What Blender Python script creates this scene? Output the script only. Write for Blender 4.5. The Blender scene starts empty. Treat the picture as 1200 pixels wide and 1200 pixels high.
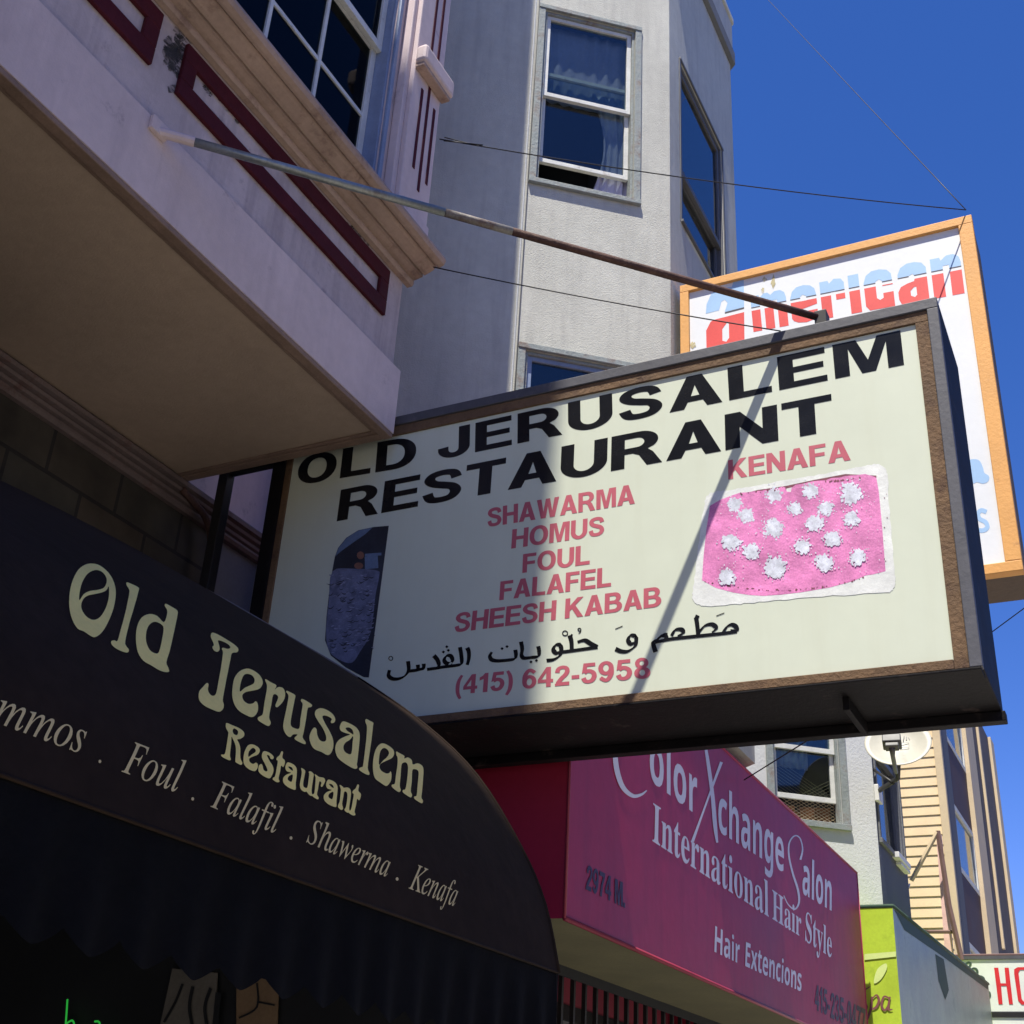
import bpy, bmesh, math, random
from mathutils import Vector, Matrix
from mathutils.geometry import tessellate_polygon
random.seed(7)
scene = bpy.context.scene
COL = scene.collection

# ---------------------------------------------------------------- scale
K = 1.35            # survey unit -> metres
H = 1.65            # eye height
def Wd(p):          # survey coordinates (origin at the eye) -> world metres
    return Vector((p[0]*K, p[1]*K, p[2]*K + H))
GZ = -H/K           # ground level in survey units

# ---------------------------------------------------------------- camera
F = 1471.1
_r = [Vector((0.8966, -0.1594, -0.4131)), Vector((0.4395, 0.4341, 0.7864)), Vector((0.0540, -0.8866, 0.4593))]
fwd = Vector((_r[0][2], _r[1][2], _r[2][2])).normalized()
rgt = Vector((_r[0][0], _r[1][0], _r[2][0])); rgt = (rgt - fwd*rgt.dot(fwd)).normalized()
dwn = fwd.cross(rgt)
cam_d = bpy.data.cameras.new('Camera'); cam = bpy.data.objects.new('Camera', cam_d); COL.objects.link(cam)
cam_d.sensor_fit = 'HORIZONTAL'; cam_d.angle = 2*math.atan(600/F)
cam_d.clip_start = 0.05; cam_d.clip_end = 3000
up = -dwn
cam.matrix_world = Matrix(((rgt.x, up.x, -fwd.x, 0), (rgt.y, up.y, -fwd.y, 0), (rgt.z, up.z, -fwd.z, H), (0, 0, 0, 1)))
scene.camera = cam

# ---------------------------------------------------------------- light
L = Vector((-0.08, 1.0, -2.62)).normalized()          # the way the sunlight travels
sun_d = bpy.data.lights.new('Sun', 'SUN'); sun_d.energy = 5.0; sun_d.angle = math.radians(0.5)
sun_d.color = (1.0, 0.95, 0.85)
sun = bpy.data.objects.new('Sun', sun_d); COL.objects.link(sun); sun.location = (0, -20, 60)
sun.rotation_euler = L.to_track_quat('-Z', 'Y').to_euler()
world = bpy.data.worlds.new('World'); scene.world = world; world.use_nodes = True
wn = world.node_tree; bg = wn.nodes['Background']
sky = wn.nodes.new('ShaderNodeTexSky'); sky.sky_type = 'NISHITA'; sky.sun_disc = False
sky.sun_elevation = math.asin(-L.z); sky.sun_rotation = math.atan2(-L.x, -L.y)
sky.air_density = 0.8; sky.dust_density = 0.15; sky.ozone_density = 4.5; sky.altitude = 200
hs = wn.nodes.new('ShaderNodeHueSaturation'); hs.inputs['Saturation'].default_value = 1.25
tint = wn.nodes.new('ShaderNodeVectorMath'); tint.operation = 'MULTIPLY'; tint.inputs[1].default_value = (1.22, 0.90, 1.18)
wn.links.new(sky.outputs[0], hs.inputs['Color']); wn.links.new(hs.outputs[0], tint.inputs[0]); wn.links.new(tint.outputs[0], bg.inputs[0]); bg.inputs[1].default_value = 0.10
vs = scene.view_settings; vs.view_transform = 'Standard'; vs.look = 'None'; vs.gamma = 1; vs.exposure = 0.76
scene.cycles.max_bounces = 7; scene.cycles.diffuse_bounces = 4; scene.cycles.transparent_max_bounces = 12

# ---------------------------------------------------------------- survey helpers (a picture point measured on a known plane)
def ray(p):
    d = rgt*(p[0]-600) + dwn*(p[1]-600) + fwd*F
    return d
def onx(p, c): d = ray(p); return d*(c/d.x)
def ony(p, c): d = ray(p); return d*(c/d.y)
def onz(p, c): d = ray(p); return d*(c/d.z)
def onp(p, P0, N): d = ray(p); return d*(Vector(P0).dot(N)/d.dot(N))

# ---------------------------------------------------------------- materials
def lin(r, g, b):
    f = lambda c: ((c/255+0.055)/1.055)**2.4 if c > 10 else c/255/12.92
    return (f(r), f(g), f(b))
def mat(name, col, rough=0.7, var=0.12, scale=3.0, bump=0.0, bscale=60.0, spots=0.0, spotcol=(0.05, 0.04, 0.03), spotscale=6.0,
        metal=0.0, spec=0.4, streak=0.0, trans=0.0, coat=0.0):
    m = bpy.data.materials.new(name); m.use_nodes = True; t = m.node_tree; n = t.nodes; l = t.links
    b = n['Principled BSDF']; out = n['Material Output']
    b.inputs['Roughness'].default_value = rough; b.inputs['Metallic'].default_value = metal
    b.inputs['Specular IOR Level'].default_value = spec
    if coat: b.inputs['Coat Weight'].default_value = coat; b.inputs['Coat Roughness'].default_value = 0.15
    tc = n.new('ShaderNodeTexCoord')
    def noise(sc, det=6, vec=None, rgh=0.6):
        q = n.new('ShaderNodeTexNoise'); q.inputs['Scale'].default_value = sc; q.inputs['Detail'].default_value = det; q.inputs['Roughness'].default_value = rgh
        l.new(vec or tc.outputs['Object'], q.inputs['Vector']); return q
    a = noise(scale)
    ramp = n.new('ShaderNodeMapRange'); ramp.inputs[1].default_value = 0.3; ramp.inputs[2].default_value = 0.7
    ramp.inputs[3].default_value = 1-var; ramp.inputs[4].default_value = 1+var
    l.new(a.outputs[0], ramp.inputs[0])
    mul = n.new('ShaderNodeVectorMath'); mul.operation = 'SCALE'; mul.inputs[0].default_value = col
    l.new(ramp.outputs[0], mul.inputs['Scale']); cur = mul.outputs[0]
    fine = noise(scale*14, 4)
    r2 = n.new('ShaderNodeMapRange'); r2.inputs[1].default_value = 0.3; r2.inputs[2].default_value = 0.7
    r2.inputs[3].default_value = 1-var*0.45; r2.inputs[4].default_value = 1+var*0.45
    l.new(fine.outputs[0], r2.inputs[0])
    m2 = n.new('ShaderNodeVectorMath'); m2.operation = 'SCALE'; l.new(cur, m2.inputs[0]); l.new(r2.outputs[0], m2.inputs['Scale']); cur = m2.outputs[0]
    if streak:
        mp = n.new('ShaderNodeMapping'); mp.inputs['Scale'].default_value = (9, 9, 0.7); l.new(tc.outputs['Object'], mp.inputs['Vector'])
        s = noise(1.6, 5, mp.outputs[0])
        r3 = n.new('ShaderNodeMapRange'); r3.inputs[1].default_value = 0.48; r3.inputs[2].default_value = 0.72; r3.inputs[3].default_value = 0; r3.inputs[4].default_value = streak
        l.new(s.outputs[0], r3.inputs[0])
        mx = n.new('ShaderNodeMix'); mx.data_type = 'RGBA'; l.new(r3.outputs[0], mx.inputs['Factor']); l.new(cur, mx.inputs['A']); mx.inputs['B'].default_value = (*spotcol, 1)
        cur = mx.outputs['Result']
    if spots:
        s = noise(spotscale, 8, None, 0.7)
        r3 = n.new('ShaderNodeMapRange'); r3.inputs[1].default_value = 0.62-spots*0.2; r3.inputs[2].default_value = 0.68; r3.inputs[3].default_value = 0; r3.inputs[4].default_value = min(1, 0.5+spots*0.5)
        l.new(s.outputs[0], r3.inputs[0])
        mx = n.new('ShaderNodeMix'); mx.data_type = 'RGBA'; l.new(r3.outputs[0], mx.inputs['Factor']); l.new(cur, mx.inputs['A']); mx.inputs['B'].default_value = (*spotcol, 1)
        cur = mx.outputs['Result']
    l.new(cur, b.inputs['Base Color'])
    rr = n.new('ShaderNodeMapRange'); rr.inputs[3].default_value = max(0.05, rough-0.1); rr.inputs[4].default_value = min(1, rough+0.1)
    l.new(a.outputs[0], rr.inputs[0]); l.new(rr.outputs[0], b.inputs['Roughness'])
    if bump:
        bn = noise(bscale, 6, None, 0.65)
        bp = n.new('ShaderNodeBump'); bp.inputs['Strength'].default_value = bump; bp.inputs['Distance'].default_value = 0.01
        l.new(bn.outputs[0], bp.inputs['Height']); l.new(bp.outputs[0], b.inputs['Normal'])
    if trans:
        tr = n.new('ShaderNodeBsdfTranslucent'); l.new(cur, tr.inputs['Color'])
        ms = n.new('ShaderNodeMixShader'); ms.inputs[0].default_value = trans
        l.new(b.outputs[0], ms.inputs[1]); l.new(tr.outputs[0], ms.inputs[2]); l.new(ms.outputs[0], out.inputs[0])
    return m
def glass_mat(name, tint=(0.75, 0.8, 0.85), refl=1.0):
    m = bpy.data.materials.new(name); m.use_nodes = True; t = m.node_tree; n = t.nodes; l = t.links
    n.remove(n['Principled BSDF']); out = n['Material Output']
    tr = n.new('ShaderNodeBsdfTransparent'); tr.inputs[0].default_value = (*tint, 1)
    gl = n.new('ShaderNodeBsdfGlossy'); gl.inputs['Roughness'].default_value = 0.03; gl.inputs[0].default_value = (refl, refl, refl, 1)
    tc = n.new('ShaderNodeTexCoord'); q = n.new('ShaderNodeTexNoise'); q.inputs['Scale'].default_value = 2.5; q.inputs['Detail'].default_value = 1
    bp = n.new('ShaderNodeBump'); bp.inputs['Strength'].default_value = 0.06; bp.inputs['Distance'].default_value = 0.02
    l.new(tc.outputs['Object'], q.inputs['Vector']); l.new(q.outputs[0], bp.inputs['Height']); l.new(bp.outputs[0], gl.inputs['Normal'])
    lw = n.new('ShaderNodeLayerWeight'); lw.inputs[0].default_value = 0.5
    pw = n.new('ShaderNodeMath'); pw.operation = 'POWER'; pw.inputs[1].default_value = 3.5; l.new(lw.outputs['Facing'], pw.inputs[0])
    fr = n.new('ShaderNodeMath'); fr.operation = 'MULTIPLY_ADD'; fr.inputs[1].default_value = 0.85; fr.inputs[2].default_value = 0.07; l.new(pw.outputs[0], fr.inputs[0])
    ms = n.new('ShaderNodeMixShader'); l.new(fr.outputs[0], ms.inputs[0]); l.new(tr.outputs[0], ms.inputs[1]); l.new(gl.outputs[0], ms.inputs[2]); l.new(ms.outputs[0], out.inputs[0])
    return m
M = {}
M['lavender'] = mat('lavender_paint', (0.62, 0.505, 0.49), 0.75, 0.09, 1.6, 0.2, 120, spots=0.06, spotcol=(0.26, 0.20, 0.21), spotscale=4, streak=0.16)
M['lavender_grey'] = mat('grimy_lavender_paint', (0.50, 0.42, 0.42), 0.8, 0.14, 2.5, 0.25, 120, spots=0.12, spotcol=(0.24, 0.19, 0.20), spotscale=5, streak=0.45)
M['grime'] = mat('dark_grime', (0.06, 0.055, 0.055), 0.9, 0.3, 20)
_t = M['grime'].node_tree; _o = _t.nodes['Material Output']; _b = _t.nodes['Principled BSDF']; _tr = _t.nodes.new('ShaderNodeBsdfTransparent'); _q = _t.nodes.new('ShaderNodeTexNoise'); _q.inputs['Scale'].default_value = 28; _q.inputs['Detail'].default_value = 8
_mr = _t.nodes.new('ShaderNodeMapRange'); _mr.inputs[1].default_value = 0.38; _mr.inputs[2].default_value = 0.66; _mr.inputs[4].default_value = 0.75; _t.links.new(_q.outputs[0], _mr.inputs[0])
_ms = _t.nodes.new('ShaderNodeMixShader'); _t.links.new(_mr.outputs[0], _ms.inputs[0]); _t.links.new(_tr.outputs[0], _ms.inputs[1]); _t.links.new(_b.outputs[0], _ms.inputs[2]); _t.links.new(_ms.outputs[0], _o.inputs[0])
M['maroon'] = mat('maroon_paint', (0.068, 0.011, 0.017), 0.7, 0.2, 4, 0.2, 60, spec=0.12)
M['cornice'] = mat('weathered_beige_paint', (0.40, 0.285, 0.225), 0.8, 0.16, 3, 0.5, 45, spots=0.35, spotcol=(0.17, 0.10, 0.08), spotscale=7)
M['soffit'] = mat('brown_soffit_paint', (0.42, 0.315, 0.235), 0.75, 0.1, 1.5, 0.3, 90)
M['soffit_trim'] = mat('brown_trim_paint', (0.24, 0.16, 0.12), 0.75, 0.2, 6, 0.4, 50)
M['wood_brown'] = mat('reddish_moulding_paint', (0.17, 0.125, 0.115), 0.7, 0.2, 6, 0.3, 40, spots=0.3, spotcol=(0.10, 0.03, 0.02))
M['stucco'] = mat('grey_stucco', (0.51, 0.505, 0.44), 0.9, 0.12, 1.1, 0.5, 110, streak=0.38, spotcol=(0.32, 0.31, 0.285))
M['stucco_pale'] = mat('pale_grey_stucco', (0.58, 0.59, 0.575), 0.9, 0.06, 2.0, 0.45, 45)
M['stucco_dark'] = mat('dark_grey_parapet', (0.16, 0.165, 0.17), 0.85, 0.1, 2, 0.5, 40)
M['win_wood'] = mat('weathered_window_wood', (0.26, 0.29, 0.28), 0.75, 0.22, 8, 0.5, 50, spots=0.55, spotcol=(0.17, 0.10, 0.07), spotscale=8)
M['sash_white'] = mat('white_sash_paint', (0.62, 0.62, 0.58), 0.6, 0.12, 9, 0.2, 60, spots=0.15, spotcol=(0.3, 0.25, 0.2), spotscale=14)
M['sash_dark'] = mat('dark_sash_paint', (0.10, 0.10, 0.105), 0.5, 0.15, 6)
M['sash_blue'] = mat('blue_grey_sash_paint', (0.22, 0.27, 0.38), 0.5, 0.15, 6)
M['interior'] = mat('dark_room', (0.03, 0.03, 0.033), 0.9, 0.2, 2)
M['glass'] = glass_mat('window_glass', (0.72, 0.78, 0.78), 0.7)
M['glass_dark'] = glass_mat('tinted_window_glass', (0.35, 0.4, 0.42), 0.13)
M['curtain'] = mat('lilac_curtain', (0.56, 0.54, 0.68), 0.85, 0.15, 4, 0.2, 30, trans=0.3)
M['curtain_white'] = mat('white_net_curtain', (0.55, 0.55, 0.58), 0.85, 0.15, 6, trans=0.3)
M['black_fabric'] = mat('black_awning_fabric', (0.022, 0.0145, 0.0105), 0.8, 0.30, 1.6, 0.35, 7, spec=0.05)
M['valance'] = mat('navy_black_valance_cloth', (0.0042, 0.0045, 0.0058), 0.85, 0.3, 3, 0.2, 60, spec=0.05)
M['photo_fleck'] = mat('printed_highlight', (0.25, 0.26, 0.36), 0.5, 0.35, 20)
M['galv_patchy'] = mat('part_rusted_pipe', (0.20, 0.19, 0.17), 0.6, 0.3, 7, 0.4, 40, spots=0.9, spotcol=(0.09, 0.045, 0.032), spotscale=16)
M['gold'] = mat('pale_gold_lettering', (0.92, 0.72, 0.20), 0.6, 0.08, 6)
M['gold_thin'] = mat('faded_gold_lettering', (0.62, 0.49, 0.22), 0.6, 0.1, 9)
M['piping'] = mat('grey_piping', (0.15, 0.13, 0.12), 0.55, 0.2, 9)
M['black_int'] = mat('shade_and_trim_black', (0.008, 0.009, 0.011), 0.6, 0.3, 3)  # near-black colour stands for shade under the awning; also trim and drawings
M['sign_face'] = mat('off_white_acrylic', (0.60, 0.635, 0.50), 0.42, 0.035, 0.7, 0.04, 4, spec=0.4, streak=0.16, spotcol=(0.50, 0.50, 0.36))
M['sign_black'] = mat('black_vinyl', (0.008, 0.0085, 0.010), 0.25, 0.15, 6, spec=0.3)
M['sign_red'] = mat('rose_red_vinyl', (0.46, 0.10, 0.13), 0.45, 0.07, 7)
M['cabinet'] = mat('charcoal_cabinet_paint', (0.075, 0.075, 0.085), 0.55, 0.2, 3, 0.15, 40, spots=0.12, spotcol=(0.15, 0.14, 0.14), spotscale=9)
M['cabinet_dark'] = mat('black_cabinet_steel', (0.0075, 0.0065, 0.0072), 0.6, 0.25, 4, 0.2, 40, spec=0.12, spots=0.12, spotcol=(0.06, 0.045, 0.04), spotscale=9)
M['rust'] = mat('rusted_retainer', (0.145, 0.085, 0.043), 0.85, 0.25, 5, 0.6, 60, spots=0.5, spotcol=(0.06, 0.028, 0.018), spotscale=12)
M['galv'] = mat('galvanised_pipe', (0.26, 0.28, 0.27), 0.42, 0.25, 6, 0.2, 40, metal=0.6, spots=0.2, spotcol=(0.12, 0.08, 0.06))
M['rust_pipe'] = mat('rusted_pipe', (0.085, 0.042, 0.032), 0.8, 0.3, 8, 0.6, 60, spots=0.4, spotcol=(0.16, 0.095, 0.07), spotscale=14)
M['black_steel'] = mat('black_steel', (0.015, 0.014, 0.014), 0.5, 0.3, 5)
M['pink_pic'] = mat('printed_pink', (0.68, 0.21, 0.44), 0.5, 0.30, 11, 0.2, 80, spots=0.2, spotcol=(0.42, 0.12, 0.28), spotscale=45)
M['pic_white'] = mat('printed_white', (0.70, 0.71, 0.67), 0.5, 0.12, 14, 0.15, 60, spots=0.1, spotcol=(0.62, 0.6, 0.58), spotscale=40)
M['pic_flake'] = mat('printed_flake_white', (0.62, 0.64, 0.70), 0.5, 0.3, 34, spots=0.55, spotcol=(0.44, 0.42, 0.50), spotscale=70)
M['pic_edge'] = mat('printed_crust', (0.18, 0.05, 0.07), 0.5, 0.3, 30)
M['photo_dark'] = mat('printed_dark', (0.025, 0.028, 0.04), 0.5, 0.3, 6)
M['photo_blue'] = mat('printed_blue', (0.12, 0.17, 0.26), 0.5, 0.2, 10)
M['photo_meat'] = mat('printed_meat', (0.15, 0.165, 0.25), 0.5, 0.35, 16, spots=0.55, spotcol=(0.05, 0.055, 0.10), spotscale=20)
M['photo_brown'] = mat('printed_brown', (0.22, 0.10, 0.07), 0.5, 0.2, 10)
M['orange'] = mat('orange_frame_paint', (0.72, 0.36, 0.10), 0.6, 0.08, 4, 0.2, 50, spots=0.1, spotcol=(0.45, 0.22, 0.08), spotscale=16)
M['am_face'] = mat('white_sign_panel', (0.74, 0.76, 0.76), 0.5, 0.03, 2, 0.05, 30)
M['peel'] = mat('peeled_paint_patch', (0.52, 0.46, 0.26), 0.8, 0.3, 16, spots=0.5, spotcol=(0.74, 0.74, 0.70), spotscale=24)
M['am_blue'] = mat('light_blue_paint', (0.34, 0.53, 0.76), 0.55, 0.05, 6)
M['am_red'] = mat('bright_red_paint', (0.74, 0.075, 0.065), 0.5, 0.07, 6)
M['am_line'] = mat('dark_outline', (0.06, 0.05, 0.07), 0.6, 0.2, 6)
M['brown_sheet'] = mat('brown_sheet_metal', (0.10, 0.07, 0.05), 0.7, 0.2, 5, 0.2, 30)
M['magenta'] = mat('magenta_awning_vinyl', (0.40, 0.027, 0.088), 0.45, 0.13, 0.9, 0.25, 5, streak=0.25, spotcol=(0.22, 0.02, 0.07), spec=0.35, trans=0.2)
M['magenta_trim'] = mat('red_awning_trim', (0.26, 0.026, 0.05), 0.5, 0.08, 4)
M['red_end'] = mat('dark_red_awning_vinyl', (0.32, 0.014, 0.042), 0.45, 0.1, 2)
M['salon_white'] = mat('pale_lavender_lettering', (0.62, 0.62, 0.74), 0.5, 0.05, 6)
M['salon_dark'] = mat('faded_dark_lettering', (0.035, 0.014, 0.045), 0.5, 0.2, 10)
M['olive'] = mat('olive_underside_fabric', (0.135, 0.125, 0.062), 0.85, 0.15, 3, 0.2, 50)
M['red_wall'] = mat('red_shop_wall', (0.26, 0.035, 0.06), 0.7, 0.12, 4)
M['grey_wall'] = mat('grey_shop_wall', (0.16, 0.16, 0.17), 0.7, 0.12, 4)
M['lime'] = mat('lime_printed_vinyl', (0.46, 0.62, 0.045), 0.5, 0.14, 3.5, 0.05, 20, spots=0.25, spotcol=(0.30, 0.44, 0.03), spotscale=3.5, trans=0.12)
M['lime_pale'] = mat('pale_leaf_print', (0.60, 0.72, 0.25), 0.5, 0.08, 6)
M['green_front'] = mat('grey_green_vinyl', (0.30, 0.36, 0.275), 0.42, 0.25, 2.5, 0.08, 8, spec=0.6, spots=0.2, spotcol=(0.10, 0.15, 0.11), spotscale=2.5)
M['green_dark'] = mat('dark_green_print', (0.05, 0.085, 0.055), 0.6, 0.15, 5, spec=0.2)
M['spa_brown'] = mat('brown_script', (0.20, 0.075, 0.07), 0.5, 0.1, 8)
M['cream'] = mat('cream_clapboard_paint', (0.72, 0.56, 0.345), 0.7, 0.06, 3, 0.1, 60)
M['cream_trim'] = mat('cream_trim_paint', (0.62, 0.49, 0.31), 0.7, 0.08, 3)
M['dark_brown_wall'] = mat('weathered_grey_brown_wall', (0.105, 0.085, 0.08), 0.8, 0.2, 3, 0.4, 30, streak=0.5, spotcol=(0.05, 0.04, 0.04))
M['maroon_panel'] = mat('maroon_spandrel', (0.075, 0.036, 0.034), 0.7, 0.15, 3)
M['slate'] = mat('slate_paint_and_shade', (0.10, 0.105, 0.125), 0.75, 0.12, 3, 0.4, 30)  # slate paint on the strip; painted-in shade on the pale house front
M['pink_steel'] = mat('pinkish_primer_steel', (0.72, 0.47, 0.42), 0.6, 0.15, 8)
M['brown_steel'] = mat('brown_steel', (0.16, 0.095, 0.08), 0.6, 0.15, 8)
M['ho_face'] = mat('pale_mint_panel', (0.68, 0.72, 0.64), 0.55, 0.04, 4)
M['ho_red'] = mat('red_letter_paint', (0.60, 0.025, 0.03), 0.5, 0.1, 6)
M['dish'] = mat('cream_dish_paint', (0.40, 0.385, 0.315), 0.45, 0.05, 6)
M['dish_grey'] = mat('grey_bracket_paint', (0.085, 0.085, 0.08), 0.5, 0.1, 6)
M['white_box'] = mat('white_housing', (0.66, 0.66, 0.64), 0.55, 0.06, 8)
M['paper'] = mat('tan_poster_paper', (0.16, 0.105, 0.06), 0.8, 0.2, 6)
M['paper_grey'] = mat('grey_poster_paper', (0.11, 0.10, 0.085), 0.8, 0.2, 6)
M['mesh_wire'] = mat('wire_mesh', (0.42, 0.34, 0.22), 0.5, 0.2, 8)
M['junk'] = mat('orange_clutter', (0.20, 0.08, 0.03), 0.8, 0.5, 14)
M['asphalt'] = mat('worn_concrete_road', (0.14, 0.135, 0.125), 0.9, 0.2, 2, 0.5, 60)
M['concrete'] = mat('pavement_concrete', (0.40, 0.37, 0.33), 0.9, 0.12, 1.5, 0.4, 40, spots=0.1, spotcol=(0.1, 0.1, 0.1))
M['opp'] = mat('tan_render', (0.42, 0.36, 0.29), 0.85, 0.12, 1.5, 0.3, 30)
M['roofing'] = mat('grey_roofing', (0.14, 0.14, 0.14), 0.9, 0.15, 2)
def brick_mat():
    m = bpy.data.materials.new('dark_stone_blocks'); m.use_nodes = True; t = m.node_tree; n = t.nodes; l = t.links; b = n['Principled BSDF']
    tc = n.new('ShaderNodeTexCoord'); sp = n.new('ShaderNodeSeparateXYZ'); cb = n.new('ShaderNodeCombineXYZ'); l.new(tc.outputs['Object'], sp.inputs[0])
    l.new(sp.outputs['Y'], cb.inputs['X']); l.new(sp.outputs['Z'], cb.inputs['Y'])
    bk = n.new('ShaderNodeTexBrick'); bk.inputs['Scale'].default_value = 1; bk.inputs['Brick Width'].default_value = 0.42; bk.inputs['Row Height'].default_value = 0.23
    bk.inputs['Mortar Size'].default_value = 0.010; bk.inputs['Color1'].default_value = (0.055, 0.042, 0.03, 1); bk.inputs['Color2'].default_value = (0.042, 0.038, 0.03, 1); bk.inputs['Mortar'].default_value = (0.018, 0.016, 0.015, 1)
    l.new(cb.outputs[0], bk.inputs['Vector'])
    q = n.new('ShaderNodeTexNoise'); q.inputs['Scale'].default_value = 4; q.inputs['Detail'].default_value = 8; l.new(tc.outputs['Object'], q.inputs['Vector'])
    mr = n.new('ShaderNodeMapRange'); mr.inputs[1].default_value = 0.3; mr.inputs[2].default_value = 0.7; mr.inputs[3].default_value = 0.5; mr.inputs[4].default_value = 1.5; l.new(q.outputs[0], mr.inputs[0])
    sc = n.new('ShaderNodeVectorMath'); sc.operation = 'SCALE'; l.new(bk.outputs[0], sc.inputs[0]); l.new(mr.outputs[0], sc.inputs['Scale']); l.new(sc.outputs[0], b.inputs['Base Color'])
    bp = n.new('ShaderNodeBump'); bp.inputs['Strength'].default_value = 0.5; bp.inputs['Distance'].default_value = 0.02; l.new(bk.outputs['Fac'], bp.inputs['Height']); bp.invert = True
    l.new(bp.outputs[0], b.inputs['Normal']); b.inputs['Roughness'].default_value = 0.85
    return m
M['brick'] = brick_mat()
def neon_mat():
    m = bpy.data.materials.new('green_neon'); m.use_nodes = True; n = m.node_tree.nodes; b = n['Principled BSDF']
    tc = n.new('ShaderNodeTexCoord'); q = n.new('ShaderNodeTexNoise'); q.inputs['Scale'].default_value = 3; m.node_tree.links.new(tc.outputs['Object'], q.inputs['Vector'])
    b.inputs['Base Color'].default_value = (0.01, 0.10, 0.02, 1); b.inputs['Emission Color'].default_value = (0.02, 0.36, 0.04, 1); b.inputs['Emission Strength'].default_value = 0.5
    return m
M['neon'] = neon_mat()

# ---------------------------------------------------------------- building helpers
def thing(name, label, cat, loc, group=None):
    o = bpy.data.objects.new(name, None); COL.objects.link(o); o.location = Wd(loc); o.empty_display_size = 0.1
    o['label'] = label; o['category'] = cat
    if group: o['group'] = group
    return o
def tag(o, label, cat, group=None):
    o['label'] = label; o['category'] = cat
    if group: o['group'] = group
    return o
def base_of(o):
    v = Vector((0, 0, 0))
    while o is not None: v += o.location; o = o.parent
    return v
class MB:
    def __init__(s): s.v = []; s.f = []; s.mi = []
    def add(s, pts, faces, mi=0):
        k = len(s.v); s.v += [Vector(p) for p in pts]; s.f += [tuple(i+k for i in f) for f in faces]; s.mi += [mi]*len(faces); return s
    def poly(s, *pts, mi=0): return s.add(pts, [tuple(range(len(pts)))], mi)
    def obox(s, O, U, V, N, u0, u1, v0, v1, n0, n1, mi=0):
        O, U, V, N = Vector(O), Vector(U), Vector(V), Vector(N)
        P = [O+U*u+V*v+N*n for n in (n0, n1) for v in (v0, v1) for u in (u0, u1)]
        return s.add(P, [(0, 2, 3, 1), (4, 5, 7, 6), (0, 1, 5, 4), (2, 6, 7, 3), (0, 4, 6, 2), (1, 3, 7, 5)], mi)
    def box(s, x0, x1, y0, y1, z0, z1, mi=0):
        return s.obox((0, 0, 0), (1, 0, 0), (0, 1, 0), (0, 0, 1), x0, x1, y0, y1, z0, z1, mi)
    def prism(s, prof, y0, y1, caps=True, closed=True, mi=0):           # profile in x,z run along y
        n = len(prof); P = [(a, y0, b) for a, b in prof]+[(a, y1, b) for a, b in prof]
        fs = [(i, (i+1) % n, n+(i+1) % n, n+i) for i in range(n if closed else n-1)]
        if caps: fs += [tuple(range(n-1, -1, -1)), tuple(range(n, 2*n))]
        return s.add(P, fs, mi)
    def column(s, plan, z0, z1, mi=0):                                   # plan in x,y raised along z
        n = len(plan); P = [(a, b, z0) for a, b in plan]+[(a, b, z1) for a, b in plan]
        return s.add(P, [(i, (i+1) % n, n+(i+1) % n, n+i) for i in range(n)]+[tuple(range(n-1, -1, -1)), tuple(range(n, 2*n))], mi)
    def tube(s, pts, r, n=8, mi=0):
        pts = [Vector(p) for p in pts]; k = len(s.v); m = len(pts); rr = r if isinstance(r, (list, tuple)) else [r]*m
        ref = Vector((0.13, 0.37, 0.91))
        for i, p in enumerate(pts):
            d = (pts[min(i+1, m-1)]-pts[max(i-1, 0)]).normalized()
            a = d.cross(ref).normalized(); b = d.cross(a)
            s.v += [p+a*(rr[i]*math.cos(2*math.pi*j/n))+b*(rr[i]*math.sin(2*math.pi*j/n)) for j in range(n)]
        fs = [(k+i*n+j, k+i*n+(j+1) % n, k+(i+1)*n+(j+1) % n, k+(i+1)*n+j) for i in range(m-1) for j in range(n)]
        fs += [tuple(k+j for j in range(n-1, -1, -1)), tuple(k+(m-1)*n+j for j in range(n))]
        s.f += fs; s.mi += [mi]*len(fs); return s
    def build(s, name, mats, parent=None, bevel=0.0, smooth=False, label=None, fix=True):
        if not isinstance(mats, (list, tuple)): mats = [mats]
        me = bpy.data.meshes.new(name); b = base_of(parent)
        wv = [Wd(p) for p in s.v]
        if parent is None:
            b = Vector((sum(p.x for p in wv)/len(wv), sum(p.y for p in wv)/len(wv), min(p.z for p in wv)))
        me.from_pydata([p-b for p in wv], [], s.f)
        for m in mats: me.materials.append(m)
        me.polygons.foreach_set('material_index', s.mi)
        if fix:
            bm = bmesh.new(); bm.from_mesh(me); bmesh.ops.recalc_face_normals(bm, faces=bm.faces); bm.to_mesh(me); bm.free()
        if smooth: me.polygons.foreach_set('use_smooth', [True]*len(me.polygons))
        me.update()
        o = bpy.data.objects.new(name, me); COL.objects.link(o)
        if parent is not None: o.parent = parent
        else: o.location = b
        if bevel:
            md = o.modifiers.new('Bevel', 'BEVEL'); md.width = bevel; md.segments = 2; md.limit_method = 'ANGLE'; md.angle_limit = math.radians(40)
        if label: o['label'] = label
        return o
def catmull(pts, closed=False, k=5):
    n = len(pts); out = []
    rng = range(n) if closed else range(n-1)
    for i in rng:
        g = (lambda j: pts[j % n]) if closed else (lambda j: pts[max(0, min(n-1, j))])
        p0, p1, p2, p3 = g(i-1), g(i), g(i+1), g(i+2)
        for j in range(k):
            t = j/k
            out.append(tuple(0.5*((2*b)+(c-a)*t+(2*a-5*b+4*c-d)*t*t+(3*b-a-3*c+d)*t**3) for a, b, c, d in zip(p0, p1, p2, p3)))
    if not closed: out.append(tuple(pts[-1]))
    return out
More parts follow.
